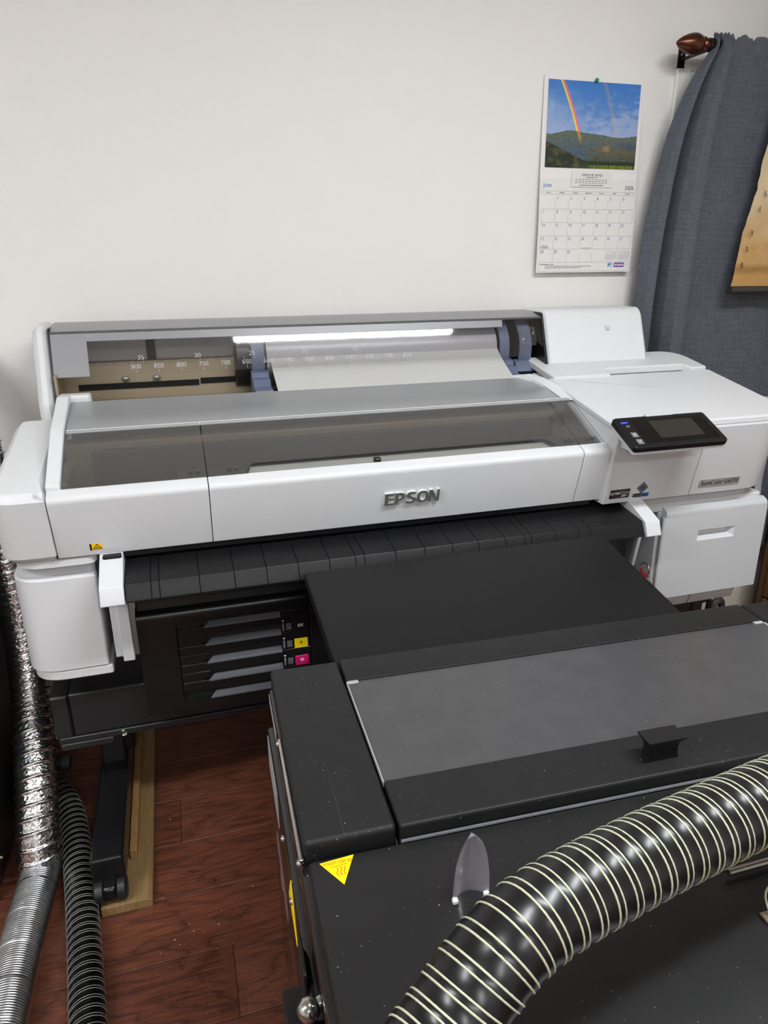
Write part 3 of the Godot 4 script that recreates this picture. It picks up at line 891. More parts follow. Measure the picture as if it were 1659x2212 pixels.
	obj(mb().extrude(MB.rnd([V(0.038, -ph + 0.012), V(PW - 0.014, -ph + 0.012), V(PW - 0.014, -0.010), V(0.038, -0.010)], 0.001, 2), -0.0012, 0.0004, CM), "touch_screen", M.black_gloss, C)
	obj(mb().extrude([V(0.078, -ph + 0.024), V(0.186, -ph + 0.024), V(0.186, -0.020), V(0.078, -0.020)], 0.0004, 0.0006, CM), "display", M.screen_dim, C)
	for k in 2:
		var y := -ph * (0.60 + 0.22 * k)
		obj(mb().extrude(MB.rnd([V(0.0145, y - 0.008), V(0.0285, y - 0.008), V(0.0285, y + 0.008), V(0.0145, y + 0.008)], 0.0012, 2), -0.001, 0.0012, CM, 0.0005), "button", M.button_grey, C)
		var ic := mb()
		if k == 0:
			for i in 9: stroke(ic, V(0.0215, y) + V(cos(2.3 + i * 0.5), sin(2.3 + i * 0.5)) * 0.0034, V(0.0215, y) + V(cos(2.3 + (i + 1) * 0.5), sin(2.3 + (i + 1) * 0.5)) * 0.0034, 0.0007, CM * Transform3D(Basis(), Vector3(0, 0, 0.0013)))
			stroke(ic, V(0.0215, y), V(0.0215, y + 0.004), 0.0008, CM * Transform3D(Basis(), Vector3(0, 0, 0.0013)))
		else:
			for a in [[V(0.0175, y + 0.003), V(0.0205, y)], [V(0.0205, y), V(0.0205, y - 0.004)], [V(0.0205, y), V(0.0245, y + 0.001)], [V(0.0245, y + 0.001), V(0.0252, y + 0.004)]]:
				stroke(ic, a[0], a[1], 0.0008, CM * Transform3D(Basis(), Vector3(0, 0, 0.0013)))
		obj(ic, "button_icon", M.ink_white, C)
	obj(mb().extrude(MB.rnd([V(0.011, -0.0215), V(0.0275, -0.0215), V(0.0275, -0.0185), V(0.011, -0.0185)], 0.001, 2), -0.001, 0.0006, CM), "indicator_light", M.led_blue, C)
	var pi := mb()
	for i in 10: stroke(pi, V(0.0215, -0.0315) + V(cos(2.2 + i * 0.5), sin(2.2 + i * 0.5)) * 0.0032, V(0.0215, -0.0315) + V(cos(2.2 + (i + 1) * 0.5), sin(2.2 + (i + 1) * 0.5)) * 0.0032, 0.0006, CM * Transform3D(Basis(), Vector3(0, 0, 0.0004)))
	obj(pi, "power_icon", M.ink_white, C)
	obj(mb().extrude(MB.rnd([V(0.082, -0.004), V(0.152, -0.004), V(0.150, 0.006), V(0.084, 0.006)], 0.002, 2), -0.006, 0.0015, CM, 0.001), "release_tab", M.grey_plastic, C)
	obj(mb().extrude(MB.rnd([V(0.61, 0.915), V(0.64, 0.935), V(0.70, 0.915), V(0.735, 0.898), V(0.70, 0.890), V(0.625, 0.885)], 0.004, 2), 0.93, 1.09, MX, 0.003), "panel_hinge", M.white_plastic, C)
	# ---- output platen
	var xs := [-0.124, -0.078, -0.063, 0.01, 0.075, 0.137, 0.199, 0.262, 0.315, 0.334, 0.40, 0.463, 0.524, 0.583, 0.645, 0.690, 0.706, 0.765, 0.822, 0.850, 0.985]
	var pp := MB.rnd([V(0.47, 0.752), V(0.675, 0.7225), V(0.692, 0.690), V(0.665, 0.688), V(0.47, 0.715)], [0, 0.004, 0.003, 0.002, 0], 4)
	for i in xs.size() - 1:
		obj(mb().extrude(pp, xs[i] + 0.0005, xs[i + 1] - 0.0005, MX, 0.0004), "platen_segment", M.platen_black, P)
	obj(mb().extrude([V(0.47, 0.748), V(0.672, 0.719), V(0.688, 0.692), V(0.47, 0.71)], -0.122, 0.983, MX), "platen_base", M.shadow_gap, P)
	var bp := MB.rnd([V(0.48, 0.762), V(0.60, 0.757), V(0.684, 0.723), V(0.698, 0.690), V(0.66, 0.684), V(0.48, 0.70)], [0, 0.004, 0.006, 0.004, 0.002, 0], 3)
	obj(mb().extrude(bp, -0.168, -0.1255, MX, 0.001), "platen_bracket", M.white_plastic, P)
	obj(mb().extrude(bp, 0.9865, 1.024, MX, 0.001), "platen_bracket", M.white_plastic, P)
	obj(mb().box(Vector3(-0.162, 0.722, 0.60), Vector3(-0.128, 0.757, 0.615), 0.002), "cable_bracket", M.platen_black, P)
	var arm := mb()
	arm.box(Vector3(-0.152, 0.522, 0.588), Vector3(-0.130, 0.69, 0.604), 0.0015)
	arm.box(Vector3(-0.166, 0.53, 0.50), Vector3(-0.150, 0.69, 0.596), 0.0015)
	obj(arm, "bracket_arm", M.grey_plastic, P)
	var am := mb()
	for y in [0.575, 0.66]:
		am.lathe([V(0.0045, 0.0005), V(0, 0.0005)], Transform3D(Basis(Vector3(0, 1, 0), Vector3(1, 0, 0), Vector3(0, 0, -1)), Vector3(-0.1496, y, 0.575)), 12)
	# ---- ink unit with five drawers
	obj(mb().extrude(MB.rnd([V(0.10, 0.36), V(0.545, 0.36), V(0.545, 0.68), V(0.10, 0.68)], 0.004, 2), -0.122, 1.05, MX, 0.003), "ink_housing", M.black_plastic, P)
	var fp := MB.rnd([V(0.53, 0.352), V(0.556, 0.352), V(0.562, 0.596), V(0.53, 0.606)], [0.002, 0.006, 0.018, 0.002], 6)
	var ink := mb()
	ink.extrude(fp, -0.124, -0.047, MX, 0.001)
	ink.extrude(fp, 0.238, 0.36, MX, 0.001)
	ink.extrude(MB.rnd([V(0.53, 0.565), V(0.5612, 0.565), V(0.562, 0.596), V(0.53, 0.606)], [0.001, 0.001, 0.018, 0.002], 6), -0.048, 0.239, MX, 0.0)
	ink.extrude([V(0.53, 0.352), V(0.556, 0.352), V(0.5566, 0.3755), V(0.53, 0.3755)], -0.048, 0.239, MX, 0.0)
	obj(ink, "ink_door_frame", M.black_satin, P)
	obj(mb().box(Vector3(-0.05, 0.376, 0.52), Vector3(0.24, 0.566, 0.534), 0.0), "drawer_well", M.shadow_gap, P)
	var tabs := ["tab_black", "tab_yellow", "tab_magenta", "tab_cyan", "tab_white"]
	var codes := ["BK", "Y", "M", "C", "W"]
	for i in 5:
		var gb := 0.5515 - 0.0437 * i
		var D := Node3D.new()
		D.name = "ink_drawer"
		P.add_child(D, true)
		D.position = Vector3(0.09, gb, 0.55) - gpos(P)
		if i < 4:
			obj(mb().box(Vector3(-0.0455, gb - 0.0205, 0.532), Vector3(0.1735, gb, 0.5575), 0.0012), "drawer_front", M.black_satin, D)
			obj(mb().extrude(MB.rnd([V(-0.0455, gb + 0.0005), V(0.001, gb + 0.0005), V(0.014, gb + 0.0225), V(-0.0455, gb + 0.0225)], 0.001, 2), 0.532, 0.5572, MZ, 0.0008), "drawer_front", M.black_satin, D)
			obj(mb().box(Vector3(0.1745, gb - 0.0432, 0.532), Vector3(0.2365, gb + 0.001, 0.5565), 0.001), "drawer_end", M.black_satin, D)
		var gr := mb()
		var q0 := Vector3(0.010, gb, 0.5587)
		var q1 := Vector3(0.173, gb, 0.5587)
		var q2 := Vector3(0.173, gb + 0.0115, 0.5365)
		var q3 := Vector3(0.030, gb + 0.0115, 0.5365)
		gr.face(q0, q1, q2, q3, Vector3(0, 1, 0.5))
		gr.face(q0, q1, q1 - Vector3(0, 0.003, 0), q0 - Vector3(0, 0.003, 0), Vector3(0, 0, 1))
		gr.face(q1, q2, q2 - Vector3(0, 0.012, 0), q1 - Vector3(0, 0.003, 0), Vector3(1, 0, 0))
		gr.face(q0, q3, q3 - Vector3(0, 0.012, 0), q0 - Vector3(0, 0.003, 0), Vector3(-1, 0, 0))
		obj(gr, "grip", M.grip_grey, D)
		if i > 3: continue
		obj(mb().box(Vector3(0.1755, gb - 0.037, 0.556), Vector3(0.1795, gb - 0.019, 0.5605), 0.0006), "slider", M.button_grey, D)
		obj(mb().extrude([V(0.1775, gb - 0.0165), V(0.1803, gb - 0.0125), V(0.1747, gb - 0.0125)], 0.556, 0.5575, MZ), "arrow_mark", M.ink_white, D)
		obj(mb().box(Vector3(0.184, gb - 0.0375, 0.556), Vector3(0.196, gb - 0.0215, 0.5572), 0.0005), "level_mark", M.grip_grey, D)
		var tb := obj(mb().box(Vector3(0.2005, gb - 0.0425, 0.556), Vector3(0.2305, gb - 0.0185, 0.5578), 0.0008), "colour_tab", M[tabs[i]], D)
		obj(mb().text(codes[i], 0.0072, Transform3D(Basis(), Vector3(0.2155, gb - 0.0295, 0.5580)), true, 0.0003), "colour_code", M.ink_white if i in [0, 2] else M.ink_black, tb)
	# ---- ink cabinet at the right
	var K := Node3D.new()
	K.name = "ink_cabinet"
	P.add_child(K)
	obj(mb().extrude(MB.rnd([V(0.22, 0.474), V(0.585, 0.474), V(0.585, 0.705), V(0.22, 0.722)], [0.004, 0.002, 0.012, 0.004], 3), 1.099, 1.398, MX, 0.004), "body", M.grey_plastic, K)
	var dr := mb()
	var hx0 := 1.206
	var hx1 := 1.316
	var hy0 := 0.620
	var hy1 := 0.648
	dr.extrude(MB.rnd([V(0.583, hy1), V(0.604, hy1), V(0.604, 0.706), V(0.583, 0.714)], [0, 0, 0.017, 0.002], 6), 1.108, 1.406, MX, 0.0)
	dr.extrude([V(0.583, hy0), V(0.604, hy0), V(0.604, hy1), V(0.583, hy1)], 1.108, hx0, MX, 0.0)
	dr.extrude([V(0.583, hy0), V(0.604, hy0), V(0.604, hy1), V(0.583, hy1)], hx1, 1.406, MX, 0.0)
	dr.extrude([V(0.583, 0.473), V(0.604, 0.473), V(0.604, hy0), V(0.583, hy0)], 1.108, 1.406, MX, 0.0)
	for c in [1.108, 1.406]:
		dr.tube([Vector3(c, 0.473, 0.598), Vector3(c, 0.69, 0.598)], 0.0058, 10)
	obj(dr, "cabinet_door", M.grey_plastic, K)
	var rcs := mb()
	rcs.face(Vector3(hx0, hy0, 0.604), Vector3(hx1, hy0, 0.604), Vector3(hx1 - 0.012, hy0 + 0.010, 0.586), Vector3(hx0, hy0 + 0.010, 0.586), Vector3(0, 1, 1))
	rcs.face(Vector3(hx1, hy0, 0.604), Vector3(hx1, hy1, 0.604), Vector3(hx1 - 0.012, hy1, 0.586), Vector3(hx1 - 0.012, hy0 + 0.010, 0.586), Vector3(-1, 0, 1))
	rcs.face(Vector3(hx0, hy0 + 0.01, 0.5865), Vector3(hx1, hy0 + 0.01, 0.5865), Vector3(hx1, hy1, 0.5865), Vector3(hx0, hy1, 0.5865), Vector3(0, 0, 1))
	obj(rcs, "grip_recess", M.white_plastic, K)
	obj(mb().extrude(MB.rnd([V(0.25, 0.425), V(0.565, 0.425), V(0.58, 0.475), V(0.25, 0.475)], 0.003, 2), 1.10, 1.238, MX, 0.002), "cabinet_skirt", M.grey_plastic, K)
	obj(mb().extrude(MB.rnd([V(0.25, 0.425), V(0.565, 0.425), V(0.58, 0.475), V(0.25, 0.475)], 0.003, 2), 1.24, 1.38, MX, 0.002), "cabinet_skirt", M.grey_plastic, K)
	obj(mb().extrude(MB.rnd([V(0.542, 0.475), V(0.556, 0.475), V(0.596, 0.69), V(0.582, 0.69)], 0.003, 2), 1.048, 1.058, MX, 0.002), "cabinet_rail", M.grey_plastic, K)
	obj(mb().extrude(MB.rnd([V(1.03, 0.30), V(1.40, 0.30), V(1.40, 0.585), V(1.06, 0.585), V(1.03, 0.52)], 0.01, 3), 0.70, 0.724, MY, 0.003), "cabinet_top", M.white_plastic, K)
	# ---- stand
	var S := Node3D.new()
	S.name = "stand"
	P.add_child(S)
	obj(mb().box(Vector3(-0.284, 0.308, 0.38), Vector3(1.30, 0.412, 0.515), 0.003), "beam", M.black_plastic, S)
	for x in [-0.322, 1.30]:
		obj(mb().box(Vector3(x, 0.306, 0.36), Vector3(x + 0.037, 0.412, 0.518), 0.004), "beam_cap", M.black_plastic, S)
	obj(mb().box(Vector3(-0.315, 0.292, 0.40), Vector3(1.30, 0.308, 0.519), 0.002), "beam_flange", M.black_plastic, S)
	obj(mb().extrude(MB.rnd([V(-0.310, 0.278), V(-0.205, 0.278), V(-0.205, 0.294), V(-0.316, 0.294)], 0.005, 3), 0.49, 0.522, MZ, 0.002), "beam_bracket", M.black_plastic, S)
	obj(mb().lathe([V(0, 0.003), V(0.003, 0.003), V(0.004, 0.001), V(0.008, 0.004), V(0.009, 0)], Transform3D(Basis(Vector3(1, 0, 0), Vector3(0, 0, 1), Vector3(0, -1, 0)), Vector3(-0.184, 0.30, 0.519)), 16), "bolt", M.chrome, S)
	for x in [-0.232, 1.15]:
		obj(mb().box(Vector3(x - 0.026, 0.12, 0.33), Vector3(x + 0.026, 0.31, 0.382), 0.003), "post", M.black_plastic, S)
		obj(mb().box(Vector3(x + 0.018, 0.135, 0.30), Vector3(x + 0.05, 0.29, 0.36), 0.008), "post_knuckle", M.black_satin, S)
		var leg := obj(mb().extrude(MB.rnd([V(0.02, 0.075), V(0.655, 0.058), V(0.70, 0.066), V(0.698, 0.126), V(0.02, 0.128)], [0.01, 0.006, 0.008, 0.006, 0.01], 4), x - 0.033, x + 0.033, MX, 0.005), "foot_rail", M.black_satin, S)
		for z in [0.700, 0.07]:
			var rail_y := 0.048
			for e in [-1.0, 1.0]:
				obj(mb().lathe([V(0, 0.011), V(0.02, 0.011), V(0.0245, 0.007), V(0.0245, -0.007), V(0.02, -0.011), V(0, -0.011)], Transform3D(Basis(Vector3(0, 1, 0), Vector3(1, 0, 0), Vector3(0, 0, -1)), Vector3(x + 0.022 * e, rail_y, z)), 24), "caster_wheel", M.black_plastic, leg)
			obj(mb().box(Vector3(x - 0.012, 0.038, z - 0.02), Vector3(x + 0.012, 0.072, z + 0.024), 0.005), "caster_fork", M.black_satin, leg)

func stroke(b: MB, p: Vector2, q: Vector2, w: float, T: Transform3D) -> void:
	var d := (q - p).normalized()
	var s := Vector2(-d.y, d.x) * w * 0.5
	b.extrude([p - d * w * 0.2 + s, q + d * w * 0.2 + s, q + d * w * 0.2 - s, p - d * w * 0.2 - s], 0, 0.0003, T)

func film_roll() -> void:
	var R := thing("film_roll", Vector3(0.52, 0.985, 0.125), "roll of pale translucent film loaded behind the clear cover", "film roll")
	obj(mb().tube([Vector3(0.224, 1.055, 0.125), Vector3(0.834, 1.055, 0.125)], 0.072, 48), "roll", M.roll_film, R)
	var sh := []
	for i in 12:
		var f := i / 11.0
		var y := lerpf(1.060, 0.9925, f)
		var z := 0.197 + 0.118 * pow(f, 1.25)
		sh.append([Vector3(0.232, y, z), Vector3(0.835, y, z)])
	var sb := []
	for q in sh: sb.append([q[0] + Vector3(0, -0.0005, -0.0003), q[1] + Vector3(0, -0.0005, -0.0003)])
	obj(mb().grid(sh, Vector3(0, 0.5, 1)).grid(sb, Vector3(0, -0.5, -1)), "film_sheet", M.film, R)
	for a in [[0.150, 0.222], [0.836, 0.862]]:
		obj(mb().lathe([V(0, a[0]), V(0.066, a[0]), V(0.070, a[0] + 0.003), V(0.070, a[1] - 0.012), V(0.0745, a[1] - 0.010), V(0.0745, a[1] - 0.001), V(0.072, a[1]), V(0, a[1])], Transform3D(Basis(Vector3(0, 1, 0), Vector3(1, 0, 0), Vector3(0, 0, -1)), Vector3(0, 1.055, 0.125)), 40), "roll_flange", M.black_satin, R)

# ---------------------------------------------------------------- dryer in the foreground
func dryer() -> void:
	var D := thing("powder_dryer", Vector3(0.088, 0, 1.09), "black metal powder dryer with smoked lid window in the foreground", "dryer", "", -2.3)
	var W := 0.852
	# body below the hood (local axes: x along the width, z towards the camera)
	obj(mb().box(Vector3(-0.010, 0.24, 0.0), Vector3(W + 0.01, 0.66, 0.60), 0.006), "lower_body", M.dryer_side, D, true)
	obj(mb().box(Vector3(-0.004, 0.655, 0.004), Vector3(W + 0.004, 0.722, 0.60), 0.004), "upper_body", M.dryer_side, D, true)
	for x in [0.04, W - 0.04]:
		for z in [0.06, 0.54]:
			obj(mb().box(Vector3(x - 0.025, 0.0, z - 0.025), Vector3(x + 0.025, 0.245, z + 0.025), 0.003), "leg", M.dryer_black, D, true)
	# hood ends, lid with window, front plate
	var hp := MB.rnd([V(-0.002, 0.70), V(-0.002, 0.75), V(0.322, 0.75), V(0.322, 0.718)], [0.001, 0.010, 0.006, 0.002], 4)
	obj(mb().extrude(hp, 0.0, 0.093, MX, 0.003), "hood_end", M.dryer_coat, D, true)
	obj(mb().extrude(hp, 0.760, W, MX, 0.003), "hood_end", M.dryer_coat, D, true)
	var L := Node3D.new()
	L.name = "lid"
	D.add_child(L)
	obj(mb().extrude(MB.rnd([V(-0.006, 0.705), V(-0.006, 0.75), V(0.055, 0.75), V(0.055, 0.735), V(0.02, 0.705)], [0.002, 0.010, 0.0015, 0.001, 0.002], 4), 0.0965, 0.7565, MX, 0.002), "rear_band", M.dryer_coat, L, true)
	obj(mb().extrude(MB.rnd([V(0.256, 0.735), V(0.256, 0.7505), V(0.3235, 0.7505), V(0.3255, 0.722), V(0.30, 0.722)], [0.001, 0.0015, 0.004, 0.002, 0.002], 4), 0.0965, 0.7565, MX, 0.002), "front_band", M.dryer_coat, L, true)
	obj(mb().box(Vector3(0.097, 0.738, 0.05), Vector3(0.756, 0.7475, 0.259), 0.001), "lid_window", M.dryer_window, L, true)
	obj(mb().box(Vector3(0.0975, 0.7472, 0.0545), Vector3(0.112, 0.7492, 0.061), 0.0006), "window_clip", M.label_grey, L, true)
	var wc := mb()
	wc.box(Vector3(0.738, 0.7472, 0.0545), Vector3(0.756, 0.7492, 0.061), 0.0006)
	wc.box(Vector3(0.7525, 0.7472, 0.0545), Vector3(0.756, 0.7492, 0.255), 0.0006)
	obj(wc, "window_clip", M.label_grey, L, true)
	obj(mb().box(Vector3(0.0958, 0.7425, 0.056), Vector3(0.0972, 0.7496, 0.257), 0.0003), "window_edge", M.label_grey, L, true)
	# knob on the lid: flared pull
	var kn := mb()
	var kx := 0.408
	var kz := 0.296
	var lv := [[0.0195, 0.007, 0.750], [0.0185, 0.0062, 0.756], [0.0180, 0.006, 0.764], [0.0185, 0.0068, 0.770], [0.0215, 0.0095, 0.775], [0.0235, 0.0120, 0.7775], [0.0235, 0.0120, 0.7795]]
	for i in lv.size() - 1:
		var a: Array = lv[i]
		var b: Array = lv[i + 1]
		for s in 4:
			var sx: Array = [[-1, -1], [1, -1], [1, 1], [-1, 1]]
			var p: Array = sx[s]
			var q: Array = sx[(s + 1) % 4]
			kn.face(Vector3(kx + p[0] * a[0], a[2], kz + p[1] * a[1]), Vector3(kx + q[0] * a[0], a[2], kz + q[1] * a[1]), Vector3(kx + q[0] * b[0], b[2], kz + q[1] * b[1]), Vector3(kx + p[0] * b[0], b[2], kz + p[1] * b[1]), Vector3(p[0] + q[0], 0, p[1] + q[1]))
	var tt: Array = lv[-1]
	kn.face(Vector3(kx - tt[0], tt[2], kz - tt[1]), Vector3(kx + tt[0], tt[2], kz - tt[1]), Vector3(kx + tt[0], tt[2], kz + tt[1]), Vector3(kx - tt[0], tt[2], kz + tt[1]), Vector3.UP)
	obj(kn, "knob", M.dryer_black, L, true)
	obj(mb().box(Vector3(0.003, 0.70, 0.325), Vector3(W, 0.735, 0.66), 0.006), "front_plate", M.dryer_plate, D, true)
	obj(mb().extrude(MB.rnd([V(0.3262, 0.730), V(0.3262, 0.7365), V(0.3280, 0.7362), V(0.329, 0.7345)], 0.0004, 2), 0.0965, 0.7565, MX, 0.0), "seam_edge", M.grip_grey, D, true)
	obj(mb().box(Vector3(-0.010, 0.24, 0.60), Vector3(W + 0.01, 0.735, 0.665), 0.006), "front_body", M.dryer_side, D, true)
	# left side: cover flange, screws, labels, handle, strut
	obj(mb().box(Vector3(-0.0055, 0.7275, 0.132), Vector3(-0.0005, 0.7335, 0.324), 0.001), "chrome_trim", M.chrome, D, true)
	for a in [[0.135, 0.728], [0.20, 0.645], [0.322, 0.728], [0.275, 0.63], [0.385, 0.628]]:
		var z: float = a[0]
		var y: float = a[1]
		var xs := -0.0045 if y > 0.66 else -0.0105
		obj(mb().lathe([V(0, 0.004), V(0.0025, 0.0035), V(0.0042, 0.001), V(0.0042, 0)], Transform3D(Basis(Vector3(0, 1, 0), Vector3(-1, 0, 0), Vector3(0, 0, 1)), Vector3(xs, y, z)), 12), "screw", M.chrome, D, true)
	obj(mb().box(Vector3(-0.0050, 0.706, 0.012), Vector3(-0.0042, 0.719, 0.098), 0.0), "small_label", M.label_grey, D, true)
	obj(mb().box(Vector3(-0.0112, 0.60, 0.012), Vector3(-0.0102, 0.652, 0.135), 0.0), "rating_label", M.label_grey, D, true)
	obj(mb().extrude([V(0.236, 0.60), V(0.305, 0.60), V(0.2705, 0.655)], 0.0102, 0.0112, Transform3D(Basis(Vector3(0, 0, 1), Vector3(0, 1, 0), Vector3(-1, 0, 0)), Vector3.ZERO)), "hot_surface_label", M.sticker_bright, D, true)
	# printed drop-like emblem outline on the side
	var em := mb()
	var SM := Transform3D(Basis(Vector3(0, 0, 1), Vector3(0, 1, 0), Vector3(-1, 0, 0)), Vector3(-0.0102, 0, 0))
	em.extrude(MB.rnd([V(0.05, 0.52), V(0.085, 0.545), V(0.15, 0.53), V(0.19, 0.50), V(0.17, 0.48), V(0.135, 0.495), V(0.10, 0.46), V(0.08, 0.47), V(0.10, 0.505), V(0.06, 0.50)], 0.008, 3), 0, 0.0006, SM)
	obj(em, "emblem_print", M.label_pink, D, true)
	obj(mb().extrude(MB.rnd([V(0.350, 0.600), V(0.392, 0.600), V(0.398, 0.676), V(0.356, 0.676)], 0.004, 3), 0.0, 0.004, SM, 0.001), "side_grip_plate", M.dryer_black, D, true)
	obj(mb().extrude(MB.rnd([V(0.348, 0.593), V(0.390, 0.593), V(0.392, 0.602), V(0.350, 0.602)], 0.002, 3), 0.0, 0.022, SM, 0.002), "side_grip", M.dryer_black, D, true)
	var stx := Vector3(-0.014, 0.675, 0.428)
	var sj := mb()
	var ball := []
	for i in 13:
		var th := PI * i / 12.0
		ball.append(V(sin(th) * 0.0105, -cos(th) * 0.0105))
	sj.lathe(ball, Transform3D(Basis(), stx), 20)
	sj.tube([stx, stx + Vector3(0.018, 0.004, -0.004)], 0.0055, 12)
	obj(sj, "strut_ball_joint", M.chrome, D, true)
	obj(mb().tube([stx + Vector3(0, -0.008, 0), stx + Vector3(-0.002, -0.20, 0.02)], 0.006, 14), "gas_strut", M.chrome, D, true)
	# hot surface triangle on the front plate
	var TM := Transform3D(Basis(Vector3(-1, 0, 0), Vector3(0, 0, -1), Vector3(0, 1, 0)), Vector3(0, 0.7353, 0))
	var T := Transform3D(Basis(Vector3(1, 0, 0), Vector3(0, 0, -1), Vector3(0, 1, 0)), Vector3(0, 0.7353, 0))
	var tri := obj(mb().extrude([V(0.013, -0.335), V(0.047, -0.332), V(0.0315, -0.3645)], 0, 0.0004, T), "hot_surface_sticker", M.sticker_bright, D, true)
	tri.set_meta("label", "yellow hot surface triangle sticker")
	var hs := mb()
	hs.text("DO NOT TOUCH", 0.0032, Transform3D(TM.basis, Vector3(0.0302, 0.7360, 0.3378)), true, 0.0002, 0.85)
	var TT := Transform3D(T.basis, Vector3(0, 0.7357, 0))
	stroke(hs, V(0.0225, -0.3425), V(0.0385, -0.3412), 0.0007, TT)
	for k in 3:
		for i in 6:
			var y0 := -0.3438 - 0.0016 * i
			stroke(hs, V(0.0282 + 0.0034 * k + 0.0010 * sin(i * 1.15), y0), V(0.0282 + 0.0034 * k + 0.0010 * sin((i + 1) * 1.15), y0 - 0.0016), 0.0009, TT)
	obj(hs, "sticker_print", M.sticker_orange, D, true)

func feed_table() -> void:
	var t := mb()
	var a := MB.rnd([V(0.742, 0.707), V(0.744, 0.7335), V(1.09, 0.664), V(1.09, 0.639)], [0.004, 0.006, 0.002, 0.002], 4)
	t.extrude(a, 0.199, 0.837, MX, 0.004)
	var o := thing("feed_table", Vector3(0.52, 0, 0.95), "matte black sloping table between printer and dryer", "table")
	obj(t, "table_top", M.table_black, o)
	for x in [0.25, 0.78]:
		obj(mb().box(Vector3(x - 0.02, 0.0, 0.96), Vector3(x + 0.02, 0.656, 1.0), 0.003), "leg", M.dryer_black, o)

# ---------------------------------------------------------------- hoses and ducts
func smooth_path(pts: Array, step: float) -> Array:
	var c := Curve3D.new()
	c.bake_interval = step
	for i in pts.size():
		var p: Vector3 = pts[i]
		var a: Vector3 = pts[maxi(i - 1, 0)]
		var b: Vector3 = pts[mini(i + 1, pts.size() - 1)]
		var tg := (b - a) / 6.0
		c.add_point(p, -tg, tg)
	var n := int(c.get_baked_length() / step)
	var out := []
	for i in n + 1: out.append(c.sample_baked(c.get_baked_length() * i / n, true))
	return out

func frames(path: Array) -> Array:
	var up := Vector3(0.3, 0.4, 0.86)
	var u := ((path[1] - path[0]) as Vector3).cross(up).normalized()
	var out := []
	for i in path.size():
		var d: Vector3 = (path[mini(i + 1, path.size() - 1)] - path[maxi(i - 1, 0)]).normalized()
		u = (u - d * u.dot(d)).normalized()
		out.append([u, d.cross(u)])
	return out

func skin(path: Array, seg: int, rf: Callable) -> MB:
	var fr := frames(path)
	var g := []
	for i in path.size():
		var row := []
		for s in seg:
			var a := TAU * s / seg
			var r: float = rf.call(i, a)
			row.append(path[i] + (fr[i][0] * cos(a) + fr[i][1] * sin(a)) * r)
		g.append(row)
	var b := mb()
	b.grid(g, Vector3.ZERO, true)
	# make normals point outwards
	var c: Vector3 = path[0]
	if (b.v[0] - c).dot(b.n[0]) < 0.0:
		for i in b.n.size(): b.n[i] = -b.n[i]
		for i in range(0, b.v.size(), 3):
			var t1 := b.v[i + 1]; b.v[i + 1] = b.v[i + 2]; b.v[i + 2] = t1
			var t2 := b.n[i + 1]; b.n[i + 1] = b.n[i + 2]; b.n[i + 2] = t2
	return b

func wire_hose(called: String, pts: Array, R: float, pitch: float, gap: float, cord: float, label: String, body: Material, cm: Material) -> void:
	var step := pitch / 6.0
	var path := smooth_path(pts, step)
	var T := thing(called, Vector3(path[path.size() / 2].x, 0, path[path.size() / 2].z), label, "hose", "black wire-reinforced hoses")
	var rf := func(i: int, a: float) -> float:
		var f := fposmod(float(i) * step / pitch - a / TAU, 1.0)
		var d := minf(absf(f - 0.15), 1.0 - absf(f - 0.15))
		return R * (0.965 + 0.035 * exp(-d * d / 0.05))
	obj(skin(path, 40, rf), "sleeve", body, T)
	var fr := frames(path)
	for k in 2:
		var line := []
		var total := (path.size() - 1) * step
		var turns := total / pitch
		var cnt := int(turns * 28)
		for i in cnt:
			var s := total * i / cnt
			var a := TAU * (s / pitch - 0.15)
			var ss := clampf(s + (k - 0.5) * gap, 0.0, total - 0.0001)
			var fi := ss / step
			var i0 := int(fi)
			var i1 := mini(i0 + 1, path.size() - 1)
			var w := fi - i0
			var c: Vector3 = path[i0].lerp(path[i1], w)
			var u: Vector3 = fr[i0][0].lerp(fr[i1][0], w)
			var v2: Vector3 = fr[i0][1].lerp(fr[i1][1], w)
			line.append(c + (u * cos(a) + v2 * sin(a)) * (R * 1.0 - cord * 0.78))
		obj(mb().tube(line, cord, 6), "cord", cm, T)

